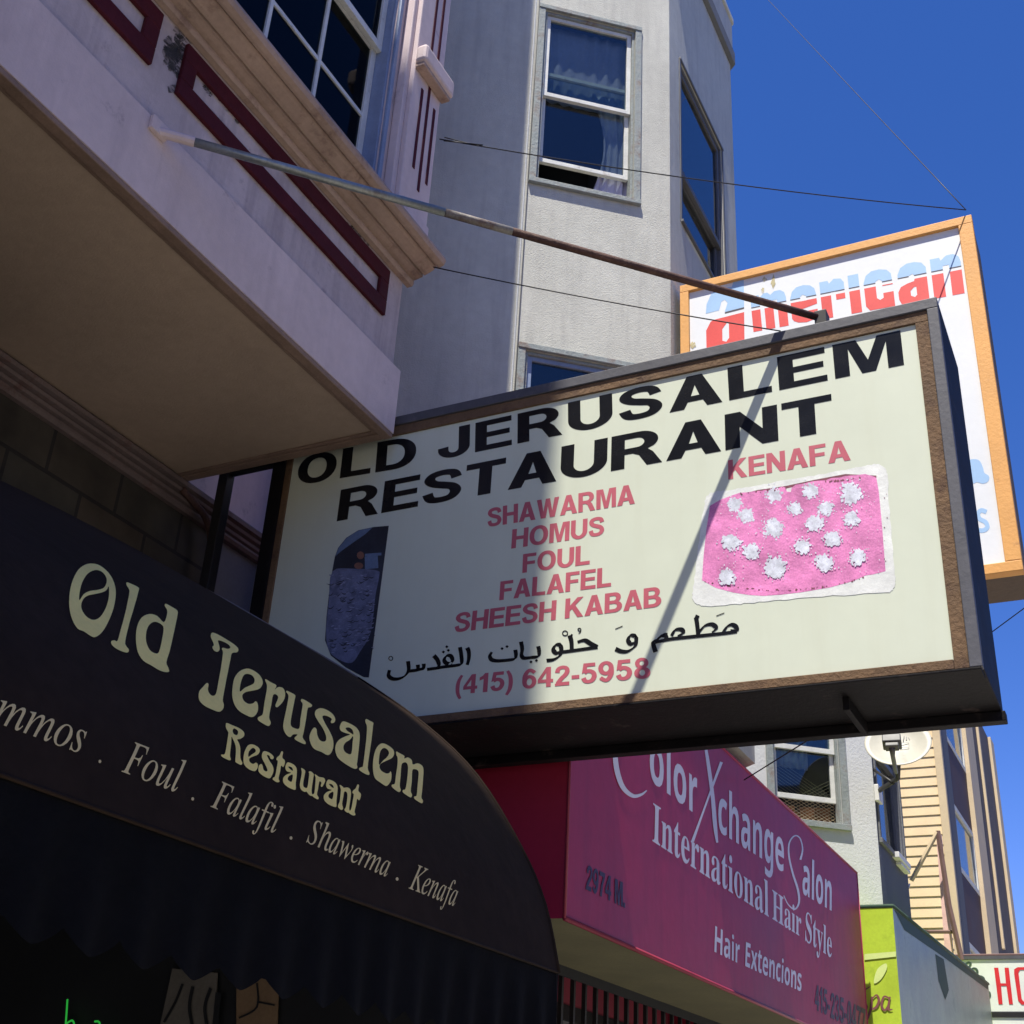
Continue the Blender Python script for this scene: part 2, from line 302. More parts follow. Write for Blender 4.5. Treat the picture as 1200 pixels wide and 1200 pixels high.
def stroke(pts, w, closed=False, smooth=True):                           # thick line -> one outline; w constant or one per point
    if not isinstance(w, (list, tuple)): w = [w]*len(pts)
    p3 = [(p[0], p[1], ww) for p, ww in zip(pts, w)]
    if smooth and len(p3) > 2: p3 = catmull(p3, closed)
    n = len(p3); lft = []; rgh = []
    for i in range(n):
        a = p3[(i-1) % n] if closed else p3[max(0, i-1)]; b = p3[(i+1) % n] if closed else p3[min(n-1, i+1)]
        dx, dy = b[0]-a[0], b[1]-a[1]; q = math.hypot(dx, dy) or 1; nx, ny = -dy/q, dx/q; h = p3[i][2]/2
        lft.append((p3[i][0]+nx*h, p3[i][1]+ny*h)); rgh.append((p3[i][0]-nx*h, p3[i][1]-ny*h))
    if closed: return [lft, rgh]
    return [lft+rgh[::-1]]
def nib(pts, w, ang=50, smooth=True):                                    # broad-nib pen stroke
    p = catmull(pts, False, 6) if smooth and len(pts) > 2 else pts
    dx, dy = math.cos(math.radians(ang))*w/2, -math.sin(math.radians(ang))*w/2
    return [stroke_hull(p, dx, dy, w)]
def stroke_hull(p, dx, dy, w):
    n = len(p); a = []; b = []
    for i in range(n):
        q0, q1 = p[max(0, i-1)], p[min(n-1, i+1)]; tx, ty = q1[0]-q0[0], q1[1]-q0[1]; q = math.hypot(tx, ty) or 1
        nx, ny = -ty/q, tx/q; h = abs(nx*dx+ny*dy)+w*0.26
        a.append((p[i][0]+nx*h, p[i][1]+ny*h)); b.append((p[i][0]-nx*h, p[i][1]-ny*h))
    return a+b[::-1]
def ell(cx, cy, rx, ry, a0=0, a1=360, n=16, e=2.0):
    out = []
    for i in range(n+1):
        t = math.radians(a0+(a1-a0)*i/n); c, s = math.cos(t), math.sin(t)
        out.append((cx+rx*math.copysign(abs(c)**(2/e), c), cy+ry*math.copysign(abs(s)**(2/e), s)))
    return out[:-1] if abs(a1-a0) == 360 else out
def homog(src, dst):                                                     # 4-point projective map
    import numpy as np
    A = []; b = []
    for (x, y), (u, v) in zip(src, dst):
        A.append([x, y, 1, 0, 0, 0, -u*x, -u*y]); b.append(u); A.append([0, 0, 0, x, y, 1, -v*x, -v*y]); b.append(v)
    h = np.linalg.solve(np.array(A, float), np.array(b, float))
    return lambda p: ((h[0]*p[0]+h[1]*p[1]+h[2])/(h[6]*p[0]+h[7]*p[1]+1), (h[3]*p[0]+h[4]*p[1]+h[5])/(h[6]*p[0]+h[7]*p[1]+1))
def fill(contours):
    pts = [p for c in contours for p in c]
    tris = tessellate_polygon([[Vector((p[0], p[1], 0)) for p in c] for c in contours])
    return pts, [t for t in tris]
def decal(name, groups, pxmap, surf, m, parent, mi=None, label=None, step=0.0003):
    """groups: list of contour lists in picture or glyph units; pxmap -> picture point; surf(px, lift) -> point on the painted surface"""
    mb = MB()
    for gi, g in enumerate(groups):
        pts, tris = fill(g)
        mb.add([surf(pxmap(p), step*gi) for p in pts], tris, mi[gi] if mi else 0)
    o = mb.build(name, m, parent, fix=False, label=label)
    return o
ident = lambda p: p
# ---------------------------------------------------------------- outlines of three lettering faces (points in 1/500 em)
SERIF = {
 'H': (262, '8,0 8,9 22,11 31,16 36,25 37,40 37,189 36,203 31,212 22,217 8,219 8,228 121,228 121,219 102,216 93,208 91,189 91,125 171,125 171,189 169,208 160,216 141,219 141,228 254,228 254,219 239,217 230,212 226,203 225,189 225,40 226,26 231,16 239,11 254,9 254,0 141,0 141,9 155,11 165,15 169,24 171,40 171,110 91,110 91,40 93,25 97,16 106,11 121,9 121,0'),
 'I': (130, '7,0 7,9 21,11 31,16 36,24 38,38 38,193 36,206 32,214 22,218 7,219 7,228 122,228 122,219 107,218 98,214 93,206 91,193 91,39 94,22 103,13 123,9 123,0'),
 'S': (195, '21,-5 21,79 31,79 41,47 56,25 75,12 98,7 115,10 128,18 137,30 139,45 133,65 112,80 81,95 56,110 38,126 28,144 25,166 27,185 34,201 44,215 58,225 74,231 92,233 115,231 141,224 146,223 150,222 157,225 160,233 170,233 170,160 161,160 155,177 147,192 136,205 124,214 111,220 97,222 82,220 70,213 62,203 60,190 62,178 69,168 94,151 127,136 159,117 169,106 175,94 180,66 177,46 169,29 157,15 140,4 120,-3 96,-5 79,-4 63,0 49,5 42,6 35,4 31,-5'),
 'a': (172, '127,-5 116,-4 108,1 103,8 100,17 76,1 48,-4 32,-2 20,6 13,17 10,32 15,52 32,68 59,82 99,95 99,121 98,133 93,141 85,146 74,148 58,145 52,137 57,128 61,116 60,107 55,101 48,97 39,95 29,97 22,102 18,109 16,118 19,129 25,139 34,147 47,154 63,158 81,159 112,156 132,146 143,129 146,105 146,31 147,20 152,17 160,21 165,14 147,0|76,17 87,20 99,32 99,85 82,78 69,69 62,57 59,42 63,23'),
 'e': (150, '77,-5 59,-2 42,5 29,18 18,34 12,55 10,79 12,101 19,120 30,136 43,149 60,157 79,159 104,154 124,140 137,117 141,87 141,83 58,83 61,56 69,37 82,25 100,21 118,27 135,43 142,36 129,18 114,5 96,-2|58,96 101,96 101,107 97,139 90,146 81,148 71,146 64,137 59,122 58,102'),
 'i': (99, '50,181 41,183 32,188 27,196 25,206 27,216 32,224 41,230 50,232 60,230 68,224 74,216 76,206 74,196 68,188 60,183|9,0 9,8 23,13 26,28 26,126 23,142 10,147 10,155 74,155 74,28 77,13 90,8 90,0'),
 'l': (100, '9,0 9,8 23,13 26,28 26,199 24,215 19,218 10,220 10,228 74,228 74,28 77,13 90,8 90,0'),
 'n': (190, '9,0 9,8 22,13 26,28 26,127 23,142 18,146 9,147 9,155 74,155 74,134 95,153 122,159 141,156 154,146 162,129 165,106 165,28 169,13 174,9 182,8 182,0 101,0 101,8 103,8 114,13 118,28 118,108 115,129 110,134 101,136 87,131 74,118 74,28 77,13 82,9 90,8 90,0'),
 'o': (168, '84,-5 63,-2 45,6 30,18 19,35 12,55 9,77 12,99 19,119 30,136 45,149 63,157 84,159 105,157 123,149 138,136 149,120 156,100 158,77 156,54 149,34 138,18 123,5 105,-2|84,6 96,9 104,19 109,41 110,77 108,114 104,135 96,146 84,149 72,146 64,135 60,114 58,77 60,41 64,19 72,9'),
 'r': (144, '9,0 9,8 23,13 26,28 26,126 23,143 10,147 10,155 73,155 73,126 82,140 94,151 105,157 117,159 129,157 138,152 143,144 145,133 143,124 139,117 132,113 124,111 111,115 103,125 94,130 87,128 81,121 76,110 75,96 75,28 76,18 79,13 99,8 99,0'),
 't': (114, '62,-5 44,-2 33,5 26,18 24,36 24,139 10,139 10,150 44,185 64,212 72,212 72,155 104,155 104,139 72,139 72,41 75,25 78,21 84,20 95,24 103,37 111,33 102,16 91,5 78,-2'),
 'y': (150, '26,-70 15,-68 5,-62 -1,-53 -3,-42 -2,-34 2,-27 9,-21 18,-20 32,-25 36,-30 37,-38 37,-41 37,-44 38,-48 43,-49 49,-46 57,-37 65,-22 70,-2 18,125 12,138 8,144 -2,147 -2,147 -2,155 81,155 81,147 68,145 64,137 65,133 66,128 93,59 115,121 118,130 119,137 115,145 101,147 101,155 150,155 150,147 143,145 139,140 130,121 81,-12 65,-48 56,-59 48,-65'),
}
SANS = {
 'E': (188, '30,0 30,240 168,240 168,198 81,198 81,145 162,145 162,104 81,104 81,42 168,42 168,0'),
 'H': (257, '30,0 30,240 81,240 81,146 176,146 176,240 227,240 227,0 176,0 176,103 81,103 81,0'),
 'a': (203, '71,-3 48,0 30,11 18,29 14,55 19,80 35,98 60,109 96,113 128,114 128,122 126,135 120,143 111,148 99,150 73,146 48,137 31,171 64,183 101,187 134,183 158,171 173,151 178,122 178,0 143,0 133,25 132,25 120,12 107,3 91,-2|90,33 105,36 117,43 125,54 128,70 128,85 108,84 88,82 75,76 68,66 65,54 67,45 72,38'),
 'c': (173, '101,-3 64,2 37,19 21,48 15,91 18,121 27,145 40,164 58,177 80,184 105,187 138,183 162,174 147,136 125,143 105,146 88,143 76,133 69,115 66,91 69,67 76,50 89,41 105,37 133,41 156,53 156,10 132,0'),
 'e': (198, '109,-3 83,-1 60,7 42,20 27,38 18,61 15,90 18,120 26,144 39,163 56,176 77,184 102,187 136,181 162,165 178,139 184,103 184,79 66,79 69,60 78,46 93,37 111,34 144,37 174,48 174,10 145,0|67,112 137,112 135,128 128,140 118,148 102,151 89,149 78,142 70,130'),
 'f': (130, '34,0 34,146 7,146 7,170 34,183 34,197 36,218 42,233 52,244 65,252 81,256 99,257 126,255 145,249 132,213 120,216 104,217 95,216 89,211 84,195 84,183 128,183 128,146 84,146 84,0'),
 'g': (213, '95,-81 59,-78 26,-70 26,-30 61,-40 98,-44 115,-41 127,-34 134,-21 136,-2 136,1 137,13 138,24 136,24 126,11 114,3 100,-2 84,-3 55,3 33,22 20,52 15,91 20,131 34,162 56,180 86,187 102,185 116,180 128,172 139,160 140,160 144,183 186,183 186,0 181,-35 163,-60 134,-75|102,36 119,39 130,47 137,62 140,85 140,91 137,116 131,133 119,143 101,146 86,143 75,132 68,115 66,91 68,67 75,50 86,39'),
 'h': (221, '26,0 26,255 76,255 76,203 75,177 74,160 77,160 87,172 99,180 114,185 130,187 157,183 177,171 191,150 195,120 195,0 145,0 145,107 144,124 138,137 129,144 116,147 97,143 85,131 78,112 76,86 76,0'),
 'i': (102, '51,206 41,208 32,212 26,219 24,231 26,243 32,250 51,255 71,250 77,243 79,231 77,219 71,212|26,0 26,183 76,183 76,0'),
 'l': (102, '26,0 26,255 76,255 76,0'),
 'n': (221, '26,0 26,183 64,183 71,160 74,160 84,172 98,180 114,185 130,187 157,183 178,171 191,150 195,120 195,0 145,0 145,107 144,124 138,137 129,144 116,147 97,143 85,131 78,112 76,86 76,0'),
 'o': (208, '103,-3 79,-1 58,8 40,21 27,40 18,64 15,92 21,132 39,162 67,181 104,187 129,184 150,176 168,162 181,144 190,120 193,92 187,52 169,21 140,3|104,37 121,40 133,51 139,68 142,92 139,116 133,133 121,143 104,146 87,143 75,133 68,116 66,92 68,68 75,51 87,40'),
 'r': (152, '26,0 26,183 64,183 72,152 74,152 83,166 96,177 111,184 129,187 137,186 145,185 142,138 135,140 127,140 102,135 92,130 83,121 78,109 76,93 76,0'),
 's': (167, '76,-3 43,-1 15,7 15,49 47,38 78,33 90,34 99,38 103,43 105,49 102,57 91,66 65,78 37,93 27,100 20,110 16,122 15,136 20,158 35,174 58,184 88,187 120,183 152,172 137,136 111,146 87,150 70,147 65,138 68,130 79,122 103,111 130,98 140,90 148,81 153,69 154,54 149,30 134,12 110,0'),
 't': (146, '89,-3 60,2 48,9 39,21 33,36 32,57 32,146 8,146 8,167 35,184 50,222 82,222 82,183 133,183 133,146 82,146 82,57 83,48 88,42 95,38 103,37 120,38 135,42 135,5 115,-1'),
 'x': (194, '2,0 64,94 5,183 61,183 97,125 133,183 190,183 130,94 192,0 136,0 97,63 58,0'),
}
ITAL = {
 'F': (203, '-15,0 -13,7 -12,7 5,9 15,18 22,37 64,192 67,210 66,217 61,221 42,226 44,232 211,232 200,177 193,177 194,180 194,184 191,201 185,213 172,219 153,221 127,221 109,218 103,209 98,187 83,129 101,129 129,132 146,142 158,163 165,163 143,78 136,78 137,86 137,95 135,106 131,113 122,116 106,118 80,118 58,35 57,28 56,22 58,14 63,10 85,6 84,0'),
 'H': (260, '-17,0 -15,7 -14,7 3,9 14,18 21,36 63,192 66,210 64,217 60,221 41,226 42,232 135,232 133,226 132,226 119,224 109,220 103,210 97,195 83,143 82,135 84,131 93,130 179,130 187,131 190,137 205,192 208,210 207,217 202,221 183,226 185,232 277,232 275,226 273,226 260,224 251,219 245,211 239,196 198,40 195,30 194,22 196,15 200,11 220,7 218,0 126,0 127,7 129,7 146,9 156,18 163,36 182,106 183,109 183,111 180,116 172,117 86,117 78,116 74,110 55,40 53,30 52,22 54,15 58,11 78,7 76,0'),
 'K': (227, '-17,0 -15,7 -14,7 3,9 14,18 21,36 63,192 66,210 64,217 60,221 41,226 42,232 134,232 132,226 130,226 118,224 109,221 103,212 98,198 81,133 80,130 80,128 82,125 86,127 168,193 183,207 187,217 183,223 170,226 168,226 169,232 251,232 248,226 246,226 232,223 216,213 168,177 111,132 178,35 197,13 207,8 219,6 217,0 118,0 120,6 122,6 139,9 142,13 144,18 141,28 134,40 84,114 80,117 75,112 55,37 52,23 54,15 59,10 81,7 79,0'),
 'S': (184, '77,-5 54,-2 29,5 25,6 21,7 13,4 7,-4 1,-4 13,73 19,73 23,44 34,23 51,10 73,5 85,7 96,12 105,19 112,28 116,40 118,52 114,70 103,87 92,101 77,116 51,148 46,162 44,177 46,193 52,208 62,220 76,230 92,235 111,237 126,237 140,233 151,230 156,228 164,230 169,236 176,236 165,168 160,168 156,194 148,212 134,223 116,227 100,224 88,216 80,204 77,188 79,178 84,167 100,145 116,129 132,112 146,89 150,63 148,45 141,28 130,15 115,4 97,-2'),
 'a': (171, '25,-4 13,-2 4,5 -1,17 -3,32 0,60 9,88 25,114 45,137 68,153 92,158 108,154 116,140 121,154 146,154 116,45 111,22 112,19 117,17 126,23 141,40 146,36 120,6 98,-4 87,0 84,11 95,59 77,31 60,12 43,0|41,16 49,18 58,24 76,43 93,71 105,101 109,129 105,144 92,149 77,145 62,133 48,113 37,88 29,61 27,37 30,21'),
 'e': (144, '44,-3 25,0 10,10 1,27 -2,49 0,66 5,83 23,115 50,142 74,154 98,158 111,157 121,152 127,144 129,133 123,113 104,95 73,80 31,71 29,59 28,49 30,33 36,22 46,15 59,13 84,20 110,41 116,36 99,18 82,6 64,-1|32,79 62,86 84,99 98,116 102,136 99,146 90,149 79,147 68,140 48,115'),
 'f': (99, '-24,-77 -33,-75 -40,-71 -44,-65 -46,-58 -43,-47 -33,-43 -25,-46 -22,-54 -23,-59 -25,-63 -21,-67 -12,-64 -5,-54 1,-37 7,-12 36,141 3,141 6,152 38,152 42,170 52,201 67,224 86,239 108,243 120,242 129,237 136,229 138,219 134,208 122,204 112,207 109,217 110,221 110,224 112,228 109,232 103,234 94,232 86,224 79,210 74,192 66,152 105,152 103,141 64,141 50,75 34,4 16,-43 7,-57 -2,-68 -13,-74'),
 'h': (201, '152,-3 139,-1 130,6 124,16 122,30 123,49 128,76 136,110 139,128 141,142 137,157 125,162 106,155 87,136 71,110 62,86 44,0 12,0 56,208 59,225 53,237 36,241 33,241 36,255 98,255 85,193 78,166 71,138 75,138 89,158 104,172 120,180 137,183 153,181 164,174 171,162 173,146 171,131 167,109 158,69 155,50 154,34 157,22 166,18 176,20 187,26 193,16 172,1'),
 'i': (89, '61,197 49,202 44,214 49,226 61,231 73,226 79,214 74,202|16,-4 4,1 0,14 2,27 6,43 28,121 29,127 30,132 29,138 25,141 9,144 10,149 32,152 48,155 62,158 65,154 65,151 64,148 32,39 29,26 31,19 36,16 48,23 65,42 70,37 56,19 42,6 29,-1'),
 'l': (86, '16,-4 4,1 -1,13 1,27 7,50 49,206 51,216 50,223 46,227 29,229 30,235 52,238 67,241 82,243 86,240 84,233 31,42 28,25 29,19 34,17 45,23 61,41 66,36 52,18 39,6 26,-1'),
 'm': (275, '205,-4 192,1 188,15 192,39 212,109 215,127 213,135 206,137 196,135 186,129 162,105 140,69 125,36 114,0 88,0 118,101 123,129 120,135 113,137 98,131 78,115 57,89 43,64 32,35 20,0 -6,0 25,106 29,122 31,132 29,137 25,141 8,144 10,150 47,155 57,157 61,158 65,154 65,151 64,148 45,89 70,119 92,141 113,154 132,158 147,153 152,138 142,92 164,121 186,141 205,154 224,158 239,153 244,138 243,126 239,111 218,33 217,29 217,25 218,19 223,17 234,24 241,32 249,43 254,38 242,20 230,7 217,-1'),
 'n': (182, '111,-4 99,0 94,14 108,70 121,127 119,135 112,137 98,132 80,116 61,95 46,71 34,41 21,0 -6,0 27,110 31,131 27,140 11,142 9,142 10,148 34,152 50,155 65,158 66,157 66,154 46,89 71,119 94,141 115,153 132,157 146,153 151,139 150,126 146,111 127,44 124,32 123,25 124,19 130,17 141,24 156,45 161,41 149,21 137,7 124,-2'),
 'o': (175, '53,-4 30,0 13,11 2,28 -2,51 0,70 7,89 17,107 31,124 47,138 64,149 82,156 101,158 124,154 142,143 153,126 157,103 155,86 150,69 130,37 102,11 78,0|56,6 70,8 83,16 95,28 106,43 121,78 127,113 125,129 120,140 111,147 99,149 82,146 66,134 51,115 39,92 31,66 28,42 30,26 35,15 44,8'),
 'r': (112, '-6,0 23,104 28,130 27,136 23,139 6,142 7,148 30,152 45,155 59,158 62,157 62,154 45,90 63,120 79,141 93,154 104,158 115,154 119,141 117,133 113,126 107,122 100,120 90,124 85,134 65,109 48,79 33,42 20,0'),
 's': (124, '39,-4 16,0 3,3 -2,2 -4,-2 -11,-2 -4,53 2,53 5,32 12,17 22,8 36,5 46,7 55,13 61,22 63,34 60,47 52,60 42,73 32,87 23,103 20,119 23,134 32,147 45,155 61,158 83,155 97,151 102,153 104,157 110,157 103,107 98,107 94,126 87,139 78,147 65,149 57,148 51,144 47,138 45,130 48,118 58,104 68,91 78,77 86,61 90,44 88,32 83,20 75,10 65,3 53,-2'),
 'u': (182, '23,-4 14,-3 7,2 3,9 2,19 4,34 9,58 25,114 27,123 28,133 27,138 23,142 7,144 8,150 30,153 45,155 59,158 64,156 63,152 62,148 35,53 31,37 30,27 32,19 40,16 50,19 62,27 88,57 113,102 131,154 157,154 128,46 123,24 125,18 130,16 142,23 157,42 162,37 150,19 137,6 124,-1 111,-4 99,0 94,13 99,41 110,77 85,41 63,16 43,1'),
 'w': (223, '24,-4 22,87 20,117 16,134 10,142 0,144 -2,144 -1,150 15,153 27,156 35,158 40,158 46,140 48,86 49,46 119,158 125,158 138,35 162,64 186,98 194,120 188,130 183,136 181,143 185,154 196,158 202,157 207,152 211,137 201,104 170,58 120,-4 115,-4 102,110 30,-4'),
}
# ---------------------------------------------------------------- letter shapes: heavy grotesque capitals and figures (unit cap height)
def HBmake():
    g = {}
    E = ell
    g['O'] = (0.84, [[E(.42, .5, .42, .515, e=2.15, n=28), E(.42, .5, .205, .335, e=2.2, n=24)]])
    g['0'] = (0.62, [[E(.31, .5, .31, .515, e=2.3, n=28), E(.31, .5, .11, .35, e=2.3, n=24)]])
    g['L'] = (0.62, [[[(0, 0), (0, 1), (.22, 1), (.22, .18), (.62, .18), (.62, 0)]]])
    g['D'] = (0.78, [[[(0, 0), (0, 1)]+[(.33, 1)]+E(.33, .5, .45, .5, 90, -90, 20, 2.2)[1:], [(.21, .175), (.21, .825), (.32, .825)]+E(.32, .5, .24, .325, 90, -90, 16, 2.2)[1:]]])
    g['E'] = (0.67, [[[(0, 0), (0, 1), (.66, 1), (.66, .825), (.215, .825), (.215, .60), (.63, .60), (.63, .43), (.215, .43), (.215, .175), (.67, .175), (.67, 0)]]])
    g['F'] = (0.62, [[[(0, 0), (0, 1), (.62, 1), (.62, .825), (.215, .825), (.215, .59), (.57, .59), (.57, .42), (.215, .42), (.215, 0)]]])
    g['H'] = (0.74, [[[(0, 0), (0, 1), (.21, 1), (.21, .61), (.53, .61), (.53, 1), (.74, 1), (.74, 0), (.53, 0), (.53, .43), (.21, .43), (.21, 0)]]])
    g['J'] = (0.60, [[[(.39, 1), (.60, 1), (.60, .30)]+E(.30, .30, .30, .315, 0, -180, 20)[1:]+[(0, .36), (.20, .385), (.20, .29)]+E(.295, .27, .095, .115, 180, 360, 12)[1:]+[(.39, .30)]]])
    g['U'] = (0.74, [[[(0, 1), (.21, 1), (.21, .37)]+E(.37, .37, .16, .21, 180, 360, 16)[1:]+[(.53, 1), (.74, 1), (.74, .38)]+E(.37, .38, .37, .395, 0, -180, 22)[1:]]])
    g['R'] = (0.78, [[[(0, 0), (0, 1), (.43, 1)]+E(.43, .715, .29, .285, 90, -40, 14)[1:]+[(.56, .47), (.64, .36), (.78, 0), (.55, 0), (.43, .32), (.33, .395), (.21, .395), (.21, 0)], [(.21, .56), (.21, .83), (.40, .83)]+E(.40, .695, .11, .135, 90, -90, 10)[1:]]])
    g['B'] = (0.75, [[[(0, 0), (0, 1), (.42, 1)]+E(.42, .745, .27, .255, 90, -55, 12)[1:]+E(.42, .29, .33, .29, 60, -90, 14)[1:], [(.21, .60), (.21, .83), (.39, .83)]+E(.39, .715, .095, .115, 90, -90, 8)[1:], [(.21, .17), (.21, .435), (.40, .435)]+E(.40, .3025, .13, .1325, 90, -90, 8)[1:]]])
    g['K'] = (0.80, [[[(0, 0), (0, 1), (.21, 1), (.21, .62), (.52, 1), (.78, 1), (.44, .61), (.80, 0), (.545, 0), (.30, .445), (.21, .345), (.21, 0)]]])
    g['A'] = (0.80, [[[(0, 0), (.285, 1), (.515, 1), (.80, 0), (.575, 0), (.515, .20), (.285, .20), (.225, 0)], [(.335, .37), (.40, .70), (.465, .37)]]])
    g['M'] = (0.90, [[[(0, 0), (0, 1), (.31, 1), (.45, .36), (.59, 1), (.90, 1), (.90, 0), (.70, 0), (.70, .78), (.54, 0), (.36, 0), (.20, .78), (.20, 0)]]])
    g['N'] = (0.74, [[[(0, 0), (0, 1), (.22, 1), (.53, .42), (.53, 1), (.74, 1), (.74, 0), (.52, 0), (.21, .58), (.21, 0)]]])
    g['T'] = (0.68, [[[(0, 1), (.68, 1), (.68, .82), (.45, .82), (.45, 0), (.23, 0), (.23, .82), (0, .82)]]])
    g['W'] = (1.06, [[[(0, 1), (.22, 1), (.32, .34), (.43, 1), (.63, 1), (.74, .34), (.84, 1), (1.06, 1), (.86, 0), (.63, 0), (.53, .60), (.43, 0), (.2, 0)]]])
    g['S'] = (0.70, [stroke([(.595, .70), (.53, .865), (.345, .915), (.165, .86), (.115, .725), (.20, .60), (.37, .52), (.53, .44), (.595, .29), (.52, .135), (.345, .085), (.165, .13), (.095, .32)], [.19, .18, .17, .18, .20, .19, .20, .19, .20, .18, .17, .18, .19])])
    g['2'] = (0.64, [stroke([(.115, .66), (.16, .84), (.32, .915), (.49, .86), (.535, .70), (.46, .53), (.30, .36), (.14, .12)], [.2, .18, .17, .18, .2, .19, .19, .2]), [[(.02, 0), (.02, .10), (.10, .175), (.62, .175), (.62, 0)]]])
    g['3'] = (0.64, [stroke([(.11, .72), (.19, .87), (.33, .915), (.47, .85), (.50, .72), (.42, .58), (.27, .54)], .175), stroke([(.27, .52), (.45, .46), (.53, .30), (.46, .14), (.32, .085), (.17, .13), (.09, .28)], .18)])
    g['4'] = (0.66, [[[(.36, 1), (.56, 1), (.56, .38), (.66, .38), (.66, .215), (.56, .215), (.56, 0), (.36, 0), (.36, .215), (0, .215), (0, .39)], [(.36, .38), (.36, .72), (.155, .38)]]])
    g['1'] = (0.50, [[[(.22, 0), (.22, .70), (.03, .62), (.03, .79), (.18, .87), (.27, 1), (.43, 1), (.43, 0)]]])
    g['5'] = (0.64, [[[(.10, 1), (.58, 1), (.58, .825), (.25, .825), (.215, .62), (.06, .50), (.03, .50)]], stroke([(.13, .52), (.24, .60), (.38, .59), (.50, .49), (.53, .33), (.45, .15), (.30, .085), (.16, .13), (.09, .28)], [.17, .18, .18, .19, .2, .19, .17, .18, .2])])
    six = [E(.33, .33, .31, .345, n=24), E(.33, .325, .115, .18, n=18)]
    g['6'] = (0.64, [six, stroke([(.12, .33), (.13, .62), (.24, .86), (.38, .915), (.56, .78)], [.2, .2, .18, .17, .17])])
    g['9'] = (0.64, [[[(.64-x, 1-y) for x, y in c] for c in q] for q in g['6'][1]])
    g['8'] = (0.64, [[E(.32, .745, .26, .265, n=20), E(.32, .745, .09, .12, n=14)], [E(.32, .28, .31, .29, n=22), E(.32, .29, .11, .145, n=14)]])
    g['7'] = (0.62, [[[(0, 1), (.62, 1), (.62, .85), (.42, .45), (.34, 0), (.12, 0), (.22, .45), (.40, .81), (0, .81)]]])
    g['('] = (0.32, [stroke([(.27, 1.0), (.14, .72), (.10, .38), (.14, .04), (.27, -.24)], [.13, .17, .19, .17, .13])])
    g[')'] = (0.32, [stroke([(.05, 1.0), (.18, .72), (.22, .38), (.18, .04), (.05, -.24)], [.13, .17, .19, .17, .13])])
    g['-'] = (0.36, [[[(.02, .28), (.02, .46), (.34, .46), (.34, .28)]]])
    g['.'] = (0.24, [[[(.02, 0), (.02, .2), (.21, .2), (.21, 0)]]])
    g[' '] = (0.28, [])
    return g
HB = HBmake()
def layout(text, font=None, gap=0.09):
    """-> list of contour groups, total width; heavy capitals have cap height 1, embedded faces are scaled to cap height 1"""
    x = 0; out = []
    if font is None:
        for ch in text:
            w, gs = HB[ch]
            out += [[[(px+x, py) for px, py in c] for c in g] for g in gs]; x += w+gap
        return out, x-gap
    cap = {id(SERIF): 228.0, id(SANS): 243.0, id(ITAL): 228.0}[id(font)]
    for ch in text:
        if ch == ' ': x += 0.30; continue
        adv, s = font[ch]
        cs = [[tuple(float(q)/cap for q in p.split(',')) for p in c.split(' ')] for c in s.split('|')]
        def area(c): return sum(c[i][0]*c[(i+1) % len(c)][1]-c[(i+1) % len(c)][0]*c[i][1] for i in range(len(c)))/2
        def inside(p, c):
            r = False
            for i in range(len(c)):
                a, b = c[i], c[i-1]
                if (a[1] > p[1]) != (b[1] > p[1]) and p[0] < (b[0]-a[0])*(p[1]-a[1])/(b[1]-a[1])+a[0]: r = not r
            return r
        outer = [c for c in cs if not any(d is not c and inside(c[0], d) for d in cs)]
        for oc in outer:
            grp = [oc]+[c for c in cs if c is not oc and c not in outer and inside(c[0], oc)]
            out.append([[(px+x, py) for px, py in c] for c in grp])
        x += adv/cap
    return out, x
def word(text, quad, surf, m, parent, font=None, gap=0.09, name='lettering', label=None):
    gs, w = layout(text, font, gap)
    hm = homog([(0, 0), (w, 0), (0, 1), (w, 1)], quad)
    return decal(name, gs, hm, surf, m, parent, label=label, step=0.00004)

# ---------------------------------------------------------------- windows and pierced walls
ZV = Vector((0, 0, 1))
def pierced(mb, O, U, N, w0, w1, z0, z1, holes, depth, mi=0):
    """wall in the plane through O (U along, Z up), with openings (u0,u1,z0,z1) and their reveals"""
    O = Vector((O[0], O[1], 0)); us = sorted({w0, w1, *[h[0] for h in holes], *[h[1] for h in holes]}); zs = sorted({z0, z1, *[h[2] for h in holes], *[h[3] for h in holes]})
    P = lambda u, z, n=0: O+U*u+ZV*z+N*n
    for a, b in zip(us, us[1:]):
        for c, d in zip(zs, zs[1:]):
            mu, mz = (a+b)/2, (c+d)/2
            if any(h[0] < mu < h[1] and h[2] < mz < h[3] for h in holes): continue
            mb.poly(P(a, c), P(b, c), P(b, d), P(a, d), mi=mi)
    for u0, u1, a, b in holes:
        mb.poly(P(u0, a), P(u0, b), P(u0, b, -depth), P(u0, a, -depth), mi=mi)
        mb.poly(P(u1, a), P(u1, a, -depth), P(u1, b, -depth), P(u1, b), mi=mi)
        mb.poly(P(u0, b), P(u1, b), P(u1, b, -depth), P(u0, b, -depth), mi=mi)
        mb.poly(P(u0, a), P(u0, a, -depth), P(u1, a, -depth), P(u1, a), mi=mi)
